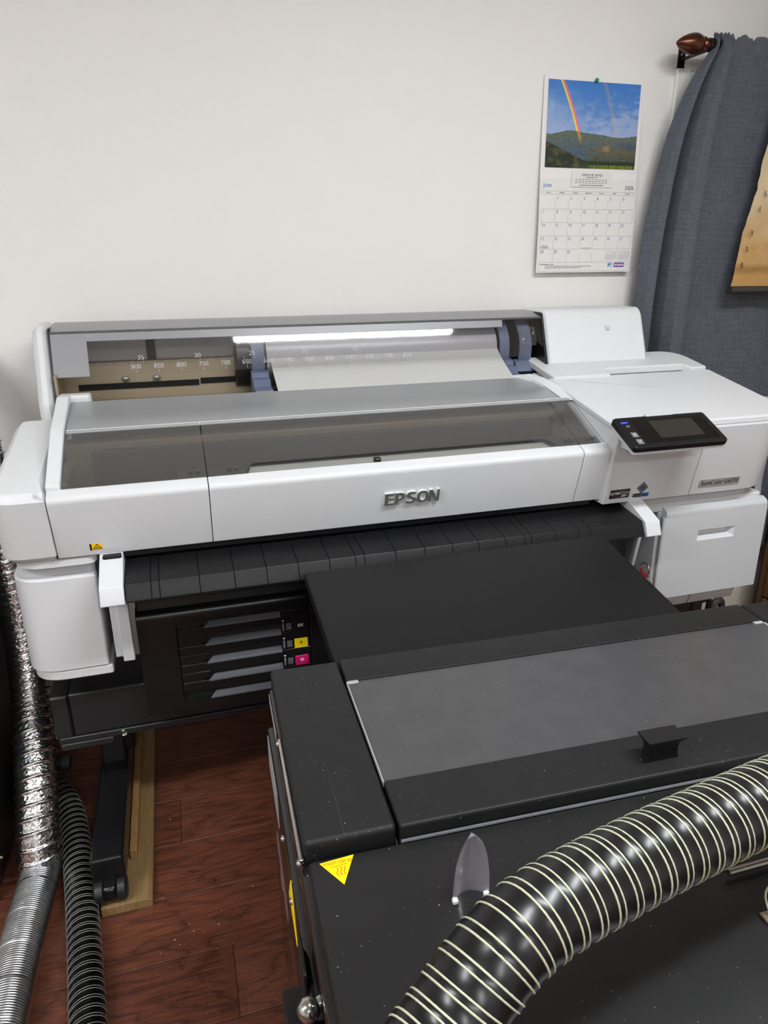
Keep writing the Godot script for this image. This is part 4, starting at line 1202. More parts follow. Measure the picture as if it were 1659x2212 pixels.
func ducts() -> void:
	wire_hose("suction_hose", [Vector3(-0.06, 0.035, 1.60), Vector3(-0.05, 0.06, 1.74), Vector3(-0.02, 0.30, 1.86), Vector3(0.01, 0.58, 1.835), Vector3(0.05, 0.735, 1.735), Vector3(0.087, 0.788, 1.676), Vector3(0.126, 0.809, 1.652), Vector3(0.19, 0.843, 1.627), Vector3(0.28, 0.848, 1.606), Vector3(0.378, 0.846, 1.587), Vector3(0.467, 0.846, 1.573), Vector3(0.557, 0.849, 1.565), Vector3(0.652, 0.849, 1.56), Vector3(0.80, 0.852, 1.555), Vector3(0.93, 0.82, 1.55), Vector3(1.02, 0.70, 1.54), Vector3(1.04, 0.45, 1.53), Vector3(1.05, 0.06, 1.52), Vector3(1.10, 0.034, 1.45), Vector3(1.3, 0.034, 1.3)], 0.0315, 0.0172, 0.0054, 0.00095, "thick black hose with pale double cords arching over the dryer", M.hose_black, M.cord_pale)
	wire_hose("suction_hose", [Vector3(-0.412, 0.034, 0.30), Vector3(-0.402, 0.034, 0.315), Vector3(-0.385, 0.045, 0.335), Vector3(-0.351, 0.04, 0.402), Vector3(-0.328, 0.034, 0.48), Vector3(-0.307, 0.033, 0.598), Vector3(-0.283, 0.033, 0.758), Vector3(-0.258, 0.033, 0.953), Vector3(-0.239, 0.033, 1.117)], 0.0315, 0.0178, 0.0050, 0.00055, "black hose with thin white cords lying on the wood floor", M.hose_dark, M.cord_white)
	# crinkled foil duct
	var R := 0.047
	var pitch := 0.0255
	var step := pitch / 12.0
	var path := smooth_path([Vector3(-0.46, 1.06, 0.002), Vector3(-0.455, 1.055, 0.08), Vector3(-0.435, 1.01, 0.19), Vector3(-0.42, 0.92, 0.255), Vector3(-0.411, 0.808, 0.27), Vector3(-0.405, 0.666, 0.275), Vector3(-0.400, 0.491, 0.285), Vector3(-0.394, 0.343, 0.34), Vector3(-0.385, 0.265, 0.43), Vector3(-0.379, 0.195, 0.515), Vector3(-0.378, 0.125, 0.572), Vector3(-0.380, 0.066, 0.592)], step)
	var cr := FastNoiseLite.new(); cr.seed = 5; cr.frequency = 1.0; cr.fractal_octaves = 2
	var cr2 := FastNoiseLite.new(); cr2.seed = 6; cr2.frequency = 1.0; cr2.noise_type = FastNoiseLite.TYPE_CELLULAR
	var rf := func(i: int, a: float) -> float:
		var f := fposmod(float(i) * step / pitch - a / TAU, 1.0)
		var ridge := exp(-pow(minf(f, 1.0 - f) / 0.07, 2.0))
		var s := float(i) * step
		var k := (1.0 - ridge)
		return R * (0.90 + 0.10 * ridge + 0.012 * sin(PI * f) + k * (0.034 * cr.get_noise_3d(cos(a) * 11.0, s * 260.0, sin(a) * 11.0) + 0.036 * cr2.get_noise_3d(cos(a) * 7.0, s * 170.0, sin(a) * 7.0)))
	var T := thing("foil_duct", Vector3(-0.375, 0, 0.5), "crinkled silver foil duct hanging left of the printer", "duct")
	obj(skin(path, 96, rf), "foil_sleeve", M.foil, T)
	var p2 := smooth_path([Vector3(-0.381, 0.052, 0.578), Vector3(-0.383, 0.043, 0.63), Vector3(-0.392, 0.0415, 0.779), Vector3(-0.395, 0.0415, 0.936), Vector3(-0.397, 0.0415, 1.15)], 0.0008)
	var rf2 := func(i: int, a: float) -> float:
		var s := float(i) * 0.0008
		return 0.0400 + 0.00055 * sin(s / 0.0048 * TAU) + (0.0008 if fposmod(s, 0.075) < 0.0024 else 0.0) + 0.0005 * cr.get_noise_2d(s * 25.0, a)
	var T2 := thing("aluminium_duct", Vector3(-0.39, 0, 0.85), "smooth silver metal duct lying on the floor at the left", "duct")
	obj(skin(p2, 48, rf2), "duct_sleeve", M.duct_metal, T2)
	var cl := []
	for i in 25: cl.append(Vector3(-0.381 + 0.043 * cos(TAU * i / 24.0), 0.0505 + 0.043 * sin(TAU * i / 24.0), 0.592))
	obj(mb().tube(cl, 0.0022, 8), "hose_clamp", M.chrome, T2)

# ---------------------------------------------------------------- curtain, rod, scroll, chest
func window_side() -> void:
	var R := thing("curtain_rod", Vector3(1.9, 1.82, 0.0), "dark curtain rod with copper finial above the window", "curtain rod")
	obj(mb().tube([Vector3(1.44, 1.819, 0.09), Vector3(2.58, 1.819, 0.09)], 0.011, 16), "rod", M.rod_black, R)
	var pr := []
	for a in [[0.0, 0.094], [0.003, 0.092], [0.010, 0.084], [0.017, 0.072], [0.0225, 0.058], [0.0255, 0.044], [0.0255, 0.034], [0.022, 0.022], [0.016, 0.014], [0.017, 0.012], [0.019, 0.009], [0.017, 0.005], [0.013, 0.003], [0.013, -0.006], [0.0, -0.006]]:
		pr.append(V(a[0], a[1]))
	obj(mb().lathe(pr, Transform3D(Basis(Vector3(0, 1, 0), Vector3(-1, 0, 0), Vector3(0, 0, 1)), Vector3(1.455, 1.818, 0.09)), 32), "finial", M.copper, R)
	var co := mb()
	for i in 4: co.tube([Vector3(1.461 + 0.009 * i, 1.8185, 0.09), Vector3(1.467 + 0.009 * i, 1.8185, 0.09)], 0.0165, 16)
	obj(co, "rod_collar", M.rod_black, R)
	var br := mb()
	br.extrude(MB.rnd([V(1.437, 1.765), V(1.445, 1.765), V(1.446, 1.772), V(1.451, 1.772), V(1.452, 1.765), V(1.460, 1.765), V(1.460, 1.845), V(1.437, 1.845)], 0.002, 2), 0.0, 0.003, MZ, 0.0005)
	br.box(Vector3(1.444, 1.80, 0.002), Vector3(1.456, 1.806, 0.09), 0.001)
	br.box(Vector3(1.444, 1.80, 0.078), Vector3(1.456, 1.812, 0.1), 0.002)
	obj(br, "bracket", M.rod_black, R)
	var bs := mb()
	for y in [1.777, 1.815]:
		bs.lathe([V(0, 0.0025), V(0.003, 0.002), V(0.004, 0)], Transform3D(Basis(Vector3(1, 0, 0), Vector3(0, 0, 1), Vector3(0, -1, 0)), Vector3(1.4485, y, 0.003)), 10)
	obj(bs, "bracket_screw", M.chrome, R)
	# curtain: nodes across [x at the rod, x spread, z at the rod, z below]
	var nd := [[1.474, 1.331, 0.098, 0.055], [1.478, 1.350, 0.113, 0.088], [1.482, 1.374, 0.117, 0.096], [1.486, 1.394, 0.100, 0.050], [1.490, 1.404, 0.090, 0.030], [1.494, 1.410, 0.116, 0.100], [1.502, 1.428, 0.130, 0.134], [1.513, 1.458, 0.128, 0.136], [1.520, 1.474, 0.120, 0.122], [1.523, 1.478, 0.100, 0.082], [1.545, 1.54, 0.112, 0.092], [1.60, 1.60, 0.112, 0.098], [1.66, 1.67, 0.113, 0.104], [1.72, 1.74, 0.112, 0.106], [1.78, 1.80, 0.113, 0.098], [1.82, 1.835, 0.108, 0.075], [1.86, 1.87, 0.112, 0.105], [1.92, 1.93, 0.113, 0.110], [1.955, 1.965, 0.108, 0.085], [2.0, 2.0, 0.112, 0.1], [2.06, 2.06, 0.112, 0.085], [2.12, 2.12, 0.112, 0.1], [2.2, 2.2, 0.112, 0.09]]
	var g := []
	var rows := 60
	var cols := 150
	var cn := FastNoiseLite.new(); cn.seed = 12; cn.frequency = 2.2
	for i in rows + 1:
		var y := 1.842 - (1.842 - 0.325) * pow(float(i) / rows, 1.25)
		var dn := maxf(0.0, 1.815 - y)
		var sp := 1.0 - exp(-dn / 0.22)
		var fd := 1.0 - exp(-dn / 0.12)
		var row := []
		for j in cols + 1:
			var s := float(j) / cols * (nd.size() - 1)
			var k := mini(int(s), nd.size() - 2)
			var w := s - k
			w = w * w * (3.0 - 2.0 * w) * 0.6 + w * 0.4
			var a: Array = nd[k]
			var b: Array = nd[k + 1]
			var xt: float = lerpf(a[0], b[0], w)
			var xb: float = lerpf(a[1], b[1], w)
			var zt: float = lerpf(a[2], b[2], w)
			var zb: float = lerpf(a[3], b[3], w)
			var x := lerpf(xt, xb, sp)
			var z := lerpf(zt, zb, fd)
			var yy := y
			if y > 1.80:
				var h := clampf((y - 1.80) / 0.042, 0.0, 1.0)
				z = lerpf(z, 0.094, h * h)
				z += 0.004 * sin(j * 1.3) * h
				yy += 0.006 * sin(j * 0.9) * h + 0.003 * sin(j * 2.3) * h
			z += 0.004 * cn.get_noise_2d(x * 3.0, y * 2.0) * fd
			row.append(Vector3(x, yy, z))
		g.append(row)
	var cu := mb().grid(g, Vector3(0, 0, 1))
	var gb := []
	for r in g:
		var rr := []
		for p in r: rr.append(p + Vector3(0, 0, -0.0016))
		gb.append(rr)
	cu.grid(gb, Vector3(0, 0, -1))
	var C := thing("curtain", Vector3(1.8, 0.325, 0.09), "slate blue woven curtain hanging in folds at the right", "curtain")
	obj(cu, "cloth", M.curtain_cloth, C)
	# pale lining showing where the curtain parts low at the right
	var lg := []
	for i in 13:
		var f := i / 12.0
		var yy := lerpf(0.86, 0.42, f)
		var wd := 0.022 + 0.010 * sin(f * 7.0)
		var xc := lerpf(1.835, 1.885, f) + 0.006 * sin(f * 5.0)
		lg.append([Vector3(xc - wd, yy, 0.108), Vector3(xc, yy, 0.118 + 0.004 * sin(f * 9.0)), Vector3(xc + wd, yy, 0.112)])
	var lm := mb().grid(lg, Vector3(0, 0, 1))
	obj(lm, "lining_fold", M.lining_cloth, C)
	# hanging paper scroll
	var S := thing("hanging_scroll", Vector3(1.8, 1.19, 0.16), "aged tan paper scroll with dark bottom roller, hanging before the curtain", "scroll")
	var pg := []
	for i in 41:
		var f := i / 40.0
		var yy := lerpf(1.95, 1.200, f)
		var jag := 0.004 * cn.get_noise_1d(i * 0.9) + (0.005 if i == 18 or i == 26 else 0.0)
		var row := []
		for j in 13:
			var u := j / 12.0
			row.append(Vector3(lerpf(1.588 + jag + 0.15 * (yy - 1.205), 1.96 + 0.15 * (yy - 1.205), u), yy, 0.160 + 0.004 * sin(u * 5.0 + f * 6.0) + 0.003 * sin(f * 21.0)))
		pg.append(row)
	var pgb := []
	for r in pg:
		var rr := []
		for p in r: rr.append(p + Vector3(0, 0, -0.0008))
		pgb.append(rr)
	obj(mb().grid(pg, Vector3(0, 0, 1)).grid(pgb, Vector3(0, 0, -1)), "paper_sheet", M.scroll_paper, S)
	obj(mb().tube([Vector3(1.583, 1.193, 0.162), Vector3(1.965, 1.193, 0.162)], 0.0115, 20), "bottom_roller", M.scroll_bar, S)
	obj(mb().tube([Vector3(1.69, 1.95, 0.16), Vector3(2.08, 1.95, 0.16)], 0.008, 16), "top_roller", M.scroll_bar, S)
	obj(mb().tube([Vector3(1.72, 1.958, 0.16), Vector3(1.87, 2.1, 0.10), Vector3(1.89, 2.11, 0.004), Vector3(1.91, 2.1, 0.10), Vector3(2.05, 1.958, 0.16)], 0.0015, 6), "hanging_cord", M.cord_pale, S)
	var mk := mb()
	for a in [[1.655, 1.452], [1.644, 1.412], [1.630, 1.348], [1.620, 1.305], [1.611, 1.262]]:
		for k in 2:
			var c := V(a[0] + 0.0035 * (k - 0.5) * 0.6, a[1] + 0.0072 * (0.5 - k))
			var T := Transform3D(Basis(), Vector3(c.x, c.y, 0.1665))
			for q in [[V(-0.003, 0.003), V(0.003, 0.003)], [V(-0.003, -0.003), V(0.003, -0.003)], [V(-0.003, -0.003), V(-0.003, 0.003)], [V(0.003, -0.003), V(0.003, 0.003)], [V(-0.003, 0.0), V(0.003, 0.0005)], [V(0, -0.003), V(0, 0.003)]]:
				if rng.randf() < 0.85: stroke(mk, q[0], q[1], 0.0009, T)
	obj(mk, "written_marks", M.ink_black, S)
	# chest of drawers along the right
	var H := thing("drawer_chest", Vector3(2.18, 0, 0.55), "brown wooden chest of drawers at the right edge beyond the printer", "chest")
	obj(mb().box(Vector3(1.920, 0.0, 0.135), Vector3(2.45, 0.72, 1.0), 0.004), "body", M.chest_wood, H)
	for i in 5:
		var y := 0.02 + 0.138 * i
		obj(mb().box(Vector3(1.910, y + 0.004, 0.170), Vector3(1.922, y + 0.134, 0.96), 0.003), "drawer", M.chest_wood, H)
		var ln := mb()
		for q in [[y, y + 0.004, 0.165, 0.965]]:
			ln.box(Vector3(1.918, q[0], q[2]), Vector3(1.9205, q[1], q[3]), 0.0)
		ln.box(Vector3(1.9175, y, 0.164), Vector3(1.9205, y + 0.138, 0.17), 0.0)
		obj(ln, "drawer_gap", M.chest_line, H)
		var pl := mb()
		for q in [[0.045, 0.048, 0.2, 0.84], [0.09, 0.093, 0.2, 0.84]]:
			pl.box(Vector3(1.9088, y + q[0], q[2]), Vector3(1.9105, y + q[1], q[3]), 0.0)
		pl.box(Vector3(1.9088, y + 0.045, 0.2), Vector3(1.9105, y + 0.093, 0.203), 0.0)
		obj(pl, "drawer_inlay", M.chest_line, H)

# ---------------------------------------------------------------- wall calendar
func calendar() -> void:
	var cx := 1.028
	var cw := 0.308
	var top := 1.744
	var mid := 1.494
	var bot := 1.246
	var C := thing("wall_calendar", Vector3(cx + cw / 2, bot, 0.0), "white wall calendar with rainbow landscape photo, open at June", "calendar")
	var sheet := func(y0: float, y1: float, z0: float, z1: float, bow: float) -> MB:
		var g := []
		var gb := []
		for i in 11:
			var f := i / 10.0
			var r := []
			var rb := []
			for j in 2:
				var p := Vector3(cx + cw * j, lerpf(y1, y0, f), lerpf(z1, z0, f) + bow * sin(f * PI))
				r.append(p); rb.append(p + Vector3(0, 0, -0.0022))
			g.append(r); gb.append(rb)
		var b := mb().grid(g, Vector3(0, 0, 1)).grid(gb, Vector3(0, 0, -1))
		for j in 2:
			for i in 10:
				b.face(g[i][j], g[i + 1][j], gb[i + 1][j], gb[i][j], Vector3(-1 + 2 * j, 0, 0))
		b.face(g[10][0], g[10][1], gb[10][1], gb[10][0], Vector3.DOWN)
		b.face(g[0][0], g[0][1], gb[0][1], gb[0][0], Vector3.UP)
		return b
	obj(sheet.call(mid, top, 0.012, 0.004, 0.0), "upper_page", M.paper_upper, C)
	obj(sheet.call(bot, mid, 0.022, 0.012, 0.003), "month_page", M.paper, C)
	# printed photograph
	var im := Image.create(448, 384, false, Image.FORMAT_RGB8)
	var n1 := FastNoiseLite.new(); n1.seed = 3; n1.frequency = 0.012; n1.fractal_octaves = 4
	var n2 := FastNoiseLite.new(); n2.seed = 4; n2.frequency = 0.08; n2.fractal_octaves = 3
	for y in 384:
		for x in 448:
			var u := x / 448.0
			var w := y / 384.0
			var c := Color(0.22, 0.46, 0.75).lerp(Color(0.42, 0.56, 0.78), clampf(w / 0.6, 0.0, 1.0))
			var cloud := smoothstep(0.25, 0.65, w + 0.35 * (u - 0.55) * signf(u - 0.5) + 0.35 * n1.get_noise_2d(x, y * 2.2))
			if u < 0.42: cloud = maxf(cloud * 0.7, smoothstep(0.02, 0.55, w * 0.9 + (0.22 - u) * 0.5 + 0.2 * n1.get_noise_2d(x + 300, y)))
			c = c.lerp(Color(0.70, 0.73, 0.82), clampf(cloud, 0, 1) * 0.6)
			var ru := 0.125 + 0.42 * w - 0.13 * w * w
			var rd := (u - ru) / 0.042
			if w < 0.71 and rd > -0.2 and rd < 1.2:
				var hue := Color(0.98, 0.9, 0.35)
				if rd > 0.25: hue = Color(0.98, 0.9, 0.35).lerp(Color(0.97, 0.50, 0.28), clampf((rd - 0.25) / 0.3, 0, 1))
				if rd > 0.55: hue = Color(0.97, 0.50, 0.28).lerp(Color(0.85, 0.42, 0.66), clampf((rd - 0.55) / 0.35, 0, 1))
				c = c.lerp(hue, 0.88 * smoothstep(-0.2, 0.2, rd) * (1.0 - smoothstep(0.85, 1.2, rd)))
			var su := 0.565 + 0.34 * w - 0.12 * w * w
			var sd := (u - su) / 0.06
			if w < 0.7 and sd > 0.0 and sd < 1.0:
				c = c.lerp(Color(0.75, 0.5, 0.62).lerp(Color(0.85, 0.75, 0.5), sd), 0.35 * sin(sd * PI))
			var ridge := 0.615 - 0.07 * exp(-pow((u - 0.24) / 0.16, 2.0)) + 0.02 * sin(u * 9.0) - 0.03 * smoothstep(0.7, 1.0, u) + 0.006 * n2.get_noise_1d(x)
			if w > ridge:
				var far := Color(0.36, 0.40, 0.33).lerp(Color(0.27, 0.34, 0.40), clampf((w - ridge) / 0.25, 0, 1))
				far = far.lerp(Color(0.24, 0.27, 0.36), 0.7 * smoothstep(0.65, 1.0, u) * smoothstep(0.68, 0.72, w + 0.1 * (1.0 - u)))
				var rb := 0.13 * clampf(n2.get_noise_2d(x * 0.5, y), -0.4, 0.4)
				var keep := c
				c = far.lightened(maxf(rb, 0.0)).darkened(maxf(-rb, 0.0))
				if rd > 0.0 and rd < 1.1 and w < 0.71: c = c.lerp(keep, 0.0)
				if w < 0.71 and absf(rd - 0.5) < 0.6: c = c.lerp(Color(0.9, 0.58, 0.25), 0.65 * (1.0 - absf(rd - 0.5) / 0.6) * (1.0 - smoothstep(0.62, 0.71, w)) + 0.25 * (1.0 - absf(rd - 0.5) / 0.6))
			if w > 0.77 - 0.05 * exp(-pow((u - 0.66) / 0.09, 2.0)) + 0.02 * n2.get_noise_1d(x * 0.4) and u > 0.42:
				var fld := Color(0.42, 0.38, 0.27).lerp(Color(0.30, 0.33, 0.24), clampf((w - 0.78) / 0.12, 0, 1))
				fld = fld.darkened(0.35 * clampf(n2.get_noise_2d(x * 0.35 + y, y * 1.2) + 0.2, 0, 1))
				c = c.lerp(fld, 0.85 * smoothstep(0.42, 0.62, u + 0.6 * (w - 0.78) + 0.06 * n1.get_noise_2d(x, y * 3.0)))
				if w < 0.79 and absf(u - 0.66) < 0.06: c = c.lerp(Color(0.74, 0.58, 0.42), 0.6 * (1.0 - absf(u - 0.66) / 0.06))
			var slope := 0.69 + 0.52 * u + 0.012 * n2.get_noise_1d(x * 3.0)
			var tree := 0.91 + 0.014 * n2.get_noise_1d(x * 4.0 + 77.0)
			if w > slope or w > tree:
				var tr := Color(0.10, 0.145, 0.07).lightened(0.16 * clampf(n2.get_noise_2d(x * 2.0, y * 0.9) + 0.1, 0, 1))
				if w > slope and n1.get_noise_2d(x * 1.6, y * 1.6) > 0.12: tr = tr.lerp(Color(0.42, 0.40, 0.22), 0.5)
				if w > 0.955 and u > 0.25 and n2.get_noise_1d(x * 2.4) > -0.15: tr = tr.lerp(Color(0.52, 0.58, 0.18), smoothstep(0.25, 0.65, u) * 0.8)
				c = tr
			im.set_pixel(x, y, c)
	var pm := mat("photo_print", Color(1, 1, 1), 0.35)
	pm.albedo_texture = ImageTexture.create_from_image(im)
	pm.texture_repeat = false
	var zf := func(y: float) -> float:
		if y > mid: return lerpf(0.012, 0.004, (y - mid) / (top - mid))
		var f := (mid - y) / (mid - bot)
		return lerpf(0.012, 0.022, f) + 0.003 * sin(f * PI)
	var ph := mb()
	ph.quad(Vector3(cx + 0.0125, 1.735, zf.call(1.735) + 0.0008), Vector3(cx + cw - 0.0105, 1.735, zf.call(1.735) + 0.0008), Vector3(cx + cw - 0.0105, 1.521, zf.call(1.521) + 0.0008), Vector3(cx + 0.0125, 1.521, zf.call(1.521) + 0.0008), Vector3(0, 0, 1), Vector3(0, 0, 1), Vector3(0, 0, 1), Vector3(0, 0, 1), Vector2(0, 0), Vector2(1, 0), Vector2(1, 1), Vector2(0, 1))
	obj(ph, "landscape_photo", pm, C)
	var T := func(fx: float, fy: float) -> Transform3D:
		var y := mid - (mid - bot) * fy
		var f := fy
		var sl := atan2(0.010 + 0.003 * PI * cos(f * PI), mid - bot)
		return Transform3D(Basis(Vector3(1, 0, 0), -sl), Vector3(cx + cw * fx, y, zf.call(y) + 0.0009))
	# card flap with the sponsor's lines
	obj(mb().extrude(MB.rnd([V(-0.065, -0.020), V(0.065, -0.020), V(0.063, 0.020), V(-0.063, 0.020)], [0, 0, 0.004, 0.004], 3), 0, 0.0015, Transform3D(Basis(), Vector3(cx + cw * 0.52, mid - 0.001, 0.0145))), "sponsor_flap", M.paper, C)
	var dk := mb()
	var fz := Transform3D(Basis(), Vector3(cx + cw * 0.52, mid, 0.0163))
	dk.text("Interior", 0.0062, fz * Transform3D(Basis(), Vector3(-0.019, 0.0105, 0)), false, 0.0002, 0.9)
	dk.text("Savings", 0.0062, fz * Transform3D(Basis(), Vector3(0.020, 0.0105, 0)), false, 0.0002, 0.9)
	dk.extrude(MB.rnd([V(-0.0035, 0.009), V(0, 0.0135), V(0.0035, 0.009), V(0, 0.011)], 0.0008, 2), 0, 0.0002, fz)
	dk.extrude([V(-0.002, 0.008), V(0, 0.0095), V(0.002, 0.008), V(0, 0.0065)], 0, 0.0002, fz)
	dk.text("INSURANCE SERVICES INC", 0.0022, fz * Transform3D(Basis(), Vector3(0, 0.0038, 0)), false, 0.0002)
	dk.text("RELATIONSHIP CENTRE  24 HOUR CLAIMS SERVICE", 0.0024, fz * Transform3D(Basis(), Vector3(0, -0.0165, 0)), true, 0.0002, 0.95)
	var bars := mb()
	for r in 3:
		for k in 10: bars.extrude([V(-0.052 + 0.0105 * k, -0.002 - 0.0044 * r), V(-0.0445 + 0.0105 * k, -0.002 - 0.0044 * r), V(-0.0445 + 0.0105 * k, -0.0008 - 0.0044 * r), V(-0.052 + 0.0105 * k, -0.0008 - 0.0044 * r)], 0, 0.0002, fz)
	obj(bars, "sponsor_small_print", M.print_mid, C)
	obj(dk, "sponsor_print", M.print_dark, C)
	obj(mb().text("June", 0.0092, T.call(0.075, 0.072), false, 0.0002), "month_name", M.print_blue, C)
	obj(mb().text("2026", 0.0092, T.call(0.925, 0.085), false, 0.0002), "year_print", M.print_dark, C)
	var nb := mb()
	for d in 30:
		var k := d + 1
		nb.text(str(d + 1), 0.0078, T.call(0.045 + 0.138 * (k % 7), 0.205 + 0.1425 * (k / 7)), false, 0.0002, 0.9)
	obj(nb, "date_numbers", M.print_date, C)
	var ln := mb()
	var line := func(ax: float, ay: float, bx: float, by: float) -> void:
		var p: Transform3D = T.call(ax, ay)
		var q: Transform3D = T.call(bx, by)
		ln.tube([p.origin, q.origin], 0.00022, 4)
	for a in [[0.02, 0.130, 0.98, 0.163], [0.02, 0.318, 0.98, 0.460], [0.02, 0.603, 0.98, 0.745], [0.02, 0.888, 0.98, 0.985]]:
		line.call(a[0], a[1], a[2], a[1]); line.call(a[0], a[3], a[2], a[3]); line.call(a[0], a[1], a[0], a[3]); line.call(a[2], a[1], a[2], a[3])
	for r in 5:
		for k in range(1, 7):
			if r == 4 and k > 4: continue
			line.call(0.02 + 0.137 * k, 0.215 + 0.1425 * r, 0.02 + 0.137 * k, 0.315 + 0.1425 * r)
	obj(ln, "ruled_lines", M.print_line, C)
	var sm := mb()
	var days := ["Sunday", "Monday", "Tuesday", "Wednesday", "Thursday", "Friday", "Saturday"]
	for i in 7: sm.text(days[i], 0.0030, T.call(0.088 + 0.137 * i, 0.147), false, 0.0002)
	sm.text("Stay mobile after a claim", 0.0026, T.call(0.105, 0.912), true, 0.0002)
	sm.text("Our Loss of Use coverage will help you get around if you can't use your vehicle after a claim. It's available", 0.0024, T.call(0.33, 0.930), false, 0.0002, 0.93)
	sm.text("as a stand-alone coverage and included in our Roadside Plus and RoadStar packages.", 0.0024, T.call(0.275, 0.948), false, 0.0002, 0.93)
	sm.text("Father's Day", 0.0020, T.call(0.07, 0.71), false, 0.0002)
	sm.text("National Indigenous", 0.0020, T.call(0.07, 0.722), false, 0.0002)
	sm.text("Peoples Day", 0.0020, T.call(0.07, 0.734), false, 0.0002)
	sm.text("St. Jean Baptiste Day", 0.0020, T.call(0.50, 0.734), false, 0.0002)
	for a in [[0.27, 0.335], [0.125, 0.475], [0.125, 0.625], [0.27, 0.775]]:
		sm.lathe([V(0.0009, 0.0002), V(0, 0.0002)], (T.call(a[0], a[1]) as Transform3D) * Transform3D(Basis(Vector3(1, 0, 0), Vector3(0, 0, 1), Vector3(0, -1, 0)), Vector3.ZERO), 8)
	for m2 in 2:
		for r in 6:
			for k in 7:
				if (r == 1 and k < 4 + m2 * -1) or (r == 5 and k > 5): continue
				var q: Transform3D = T.call(0.725 + 0.142 * m2 + 0.0182 * k, 0.775 + 0.0165 * r)
				sm.extrude([V(-0.0009, -0.0008), V(0.0009, -0.0008), V(0.0009, 0.0008), V(-0.0009, 0.0008)], 0, 0.0002, q)
	obj(sm, "small_print", M.print_mid, C)
	obj(mb().extrude(MB.rnd([V(-0.0185, -0.0062), V(0.0185, -0.0062), V(0.0185, 0.0062), V(-0.0185, 0.0062)], 0.006, 4), 0, 0.0003, T.call(0.875, 0.921)), "badge", M.print_purple, C)
	obj(mb().text("Autoplan", 0.0056, (T.call(0.875, 0.921) as Transform3D) * Transform3D(Basis(), Vector3(0, 0, 0.0005)), true, 0.0002), "badge_lettering", M.ink_white, C)
	obj(mb().extrude(MB.rnd([V(-0.006, 0.006), V(0.006, 0.006), V(0.006, 0.0005), V(-0.001, -0.001), V(-0.0045, -0.006), V(-0.006, -0.006)], 0.001, 2), 0, 0.0003, T.call(0.775, 0.921)), "badge", M.print_blue, C)
	obj(mb().extrude([V(0.002, -0.006), V(0.006, -0.006), V(0.006, -0.002)], 0, 0.0003, T.call(0.775, 0.921)), "badge", M.print_blue, C)
	obj(mb().text("ICBC", 0.003, (T.call(0.775, 0.908) as Transform3D) * Transform3D(Basis(), Vector3(0, 0, 0.0005)), true, 0.0002), "badge_lettering", M.ink_white, C)
	tag(obj(mb().lathe([V(0, 0.009), V(0.003, 0.0088), V(0.0052, 0.007), V(0.0055, 0.005), V(0.0035, 0.002), V(0.002, 0)], Transform3D(Basis(Vector3(1, 0, 0), Vector3(0, 0, 1), Vector3(0, -1, 0)), Vector3(1.183, 1.738, 0.0045)), 18), "push_pin", M.pin_green), "green push pin at the top of the wall calendar", "push pin")

